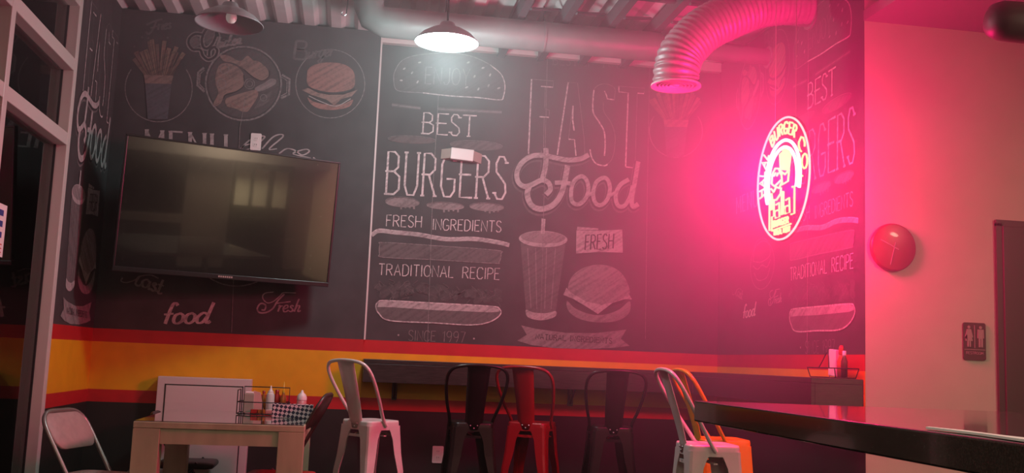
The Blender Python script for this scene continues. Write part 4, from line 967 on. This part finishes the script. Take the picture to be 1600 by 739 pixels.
# dark round drum and cords near top right
pd = CAM+(fw+(1600-800)/F*CR+(369.5-36)/F*CU)*4.3
t = thing('hanging_drum', 'dark rounded duct end hanging at the top right corner', 'duct', tuple(pd))
m = MB(); m.lathe([(0, -.165), (.04, -.163), (.07, -.145), (.083, -.11), (.086, -.06), (.086, .7), (0, .7)], 32, M_door, Matrix.Rotation(PI/2, 4, 'Y')); m.build('drum', parent=t)
for dx, z0 in ((-.01, -.40),):
    m = MB(); m.tube([(dx, -.09, .0), (dx, -.09, z0)], .004, 6, M_dark); m.build('cord', parent=t)
m = MB(); m.tube([(.2, 0, .08), (.2, 0, ZLOW-pd.z)], .006, 6, M_dark); m.build('hanger_rod', parent=t)

# ---------------------------------------------------------------- neon sign
NX = 2.15
nc = at(1223.5, 279, 0, NX); RN = .313
t = thing('neon_sign', 'round glowing neon sign reading HALAL BURGER CO. hanging by the right mural wall', 'sign', tuple(nc))
E1 = Vector((0, -1, 0)); E2 = Vector((0, 0, 1))
def n3(x, y, d=0): return E1*x*RN+E2*y*RN+Vector((-d, 0, 0))
N_yel = emis('neon_warm', (1, .80, .36), 1.5); N_pk = emis('neon_pale_pink', (1, .60, .56), 1.5); N_wh = emis('neon_white_pink', (1, .70, .95), 2.6)
M_acr = glassy('sign_acrylic', (.90, .72, .78), 1.04, .5)
m = MB(); m.add([n3(1.03*math.cos(2*PI*k/64), 1.03*math.sin(2*PI*k/64), -.008) for k in range(64)], [tuple(range(64))], M_acr)
m.add([n3(1.03*math.cos(2*PI*k/64), 1.03*math.sin(2*PI*k/64), -.012) for k in range(64)], [tuple(range(63, -1, -1))], M_acr); m.build('backing_panel', parent=t)
def neon(name, lines, r, mt, closed=False):
    m = MB()
    for q in lines: m.tube([n3(x, y, .004) for x, y in q], r, 7, mt, closed)
    m.build(name, parent=t)
neon('outer_ring', [[(math.cos(2*PI*k/72), math.sin(2*PI*k/72)) for k in range(72)]], .0055, N_pk, True)
def arc_text(txt, a0, a1, r0, h):       # clockwise from top, degrees
    W, st = glyphs(txt, .28); out = []
    for q in st:
        p = []
        for a, b in q:
            th = math.radians(a0+(a1-a0)*a/W); rr_ = r0+h*b; p.append((rr_*math.sin(th), rr_*math.cos(th)))
        out.append(p)
    return out
neon('ring_lettering', arc_text('HALAL', -102, -48, .735, .19)+arc_text('BURGER', -34, 37, .735, .19)+arc_text('CO.', 52, 98, .735, .19), .0052, N_yel)
arch = lambda r: [(r*math.sin(math.radians(q)), r*.98*math.cos(math.radians(q))-.03) for q in range(-118, 112, 6)]
neon('arch', [arch(.67), arch(.555)], .0085, N_wh)
# burger, fries and word inside the arch
bg = [[(-.42,-.02),(-.40,.14),(-.28,.22),(-.14,.19),(-.06,.08)], [(-.42,-.02),(-.30,-.08),(-.06,-.02)], [(-.44,-.10),(-.34,-.17),(-.24,-.10),(-.12,-.14),(-.02,-.06)], [(-.42,-.18),(-.38,-.30),(-.22,-.32),(-.06,-.24),(-.04,-.14)], [(-.34,.10),(-.26,.14)], [(-.22,.08),(-.16,.12)]]
fr_ = [[(-.06,.10),(-.10,.42),(-.02,.44),(.02,.14)], [(.02,.14),(.02,.50),(.10,.50),(.10,.12)], [(.10,.12),(.14,.52),(.22,.48),(.18,.10)], [(.18,.10),(.26,.40),(.32,.36),(.24,.06)], [(-.04,.12),(.0,-.10),(.22,-.08),(.26,.10),(.10,.05),(-.04,.12)]]
neon('burger_outline', bg, .0055, N_yel); neon('fries_outline', fr_, .0055, N_yel)
ha = [[(-.50,-.28),(-.50,-.80),(-.40,-.80),(-.40,-.58),(-.32,-.58),(-.32,-.30),(-.38,-.30),(-.38,-.46),(-.44,-.46),(-.44,-.28),(-.50,-.28)],
      [(-.24,-.40),(-.12,-.38),(-.10,-.62),(-.26,-.62),(-.28,-.50),(-.16,-.50)], [(-.02,-.22),(.05,-.22),(.05,-.60),(-.02,-.60),(-.02,-.22)],
      [(.14,-.38),(.27,-.36),(.29,-.60),(.13,-.60),(.12,-.48),(.22,-.48)], [(.37,-.20),(.46,-.20),(.46,-.64),(.34,-.64)]]
neon('word_outline', ha, .0052, N_yel)
def flat_text(txt, x0, x1, y, h):
    W, st = glyphs(txt, .24); return [[(x0+(x1-x0)*a/W, y+h*b) for a, b in q] for q in st]
neon('small_lettering', flat_text('BURGER', -.34, .24, -.76, .10)+[[(-.40,-.815),(.34,-.79)]]+flat_text('HALAL MEAT', -.30, .30, -.905, .075), .0048, N_yel)
for y in (-.4, .4):
    m = MB(); m.tube([n3(y, .92, -.01), n3(y, (ZC-nc.z)/RN, -.01)], .0015, 5, M_signmark); m.build('hanging_wire', parent=t)
l = bpy.data.lights.new('neon_sign_light', 'POINT'); l.energy = NEON_W; l.color = NEON_COL; l.shadow_soft_size = .2
o = bpy.data.objects.new('neon_sign_light', l); COL.objects.link(o); o.location = (nc.x-.03, nc.y, nc.z)
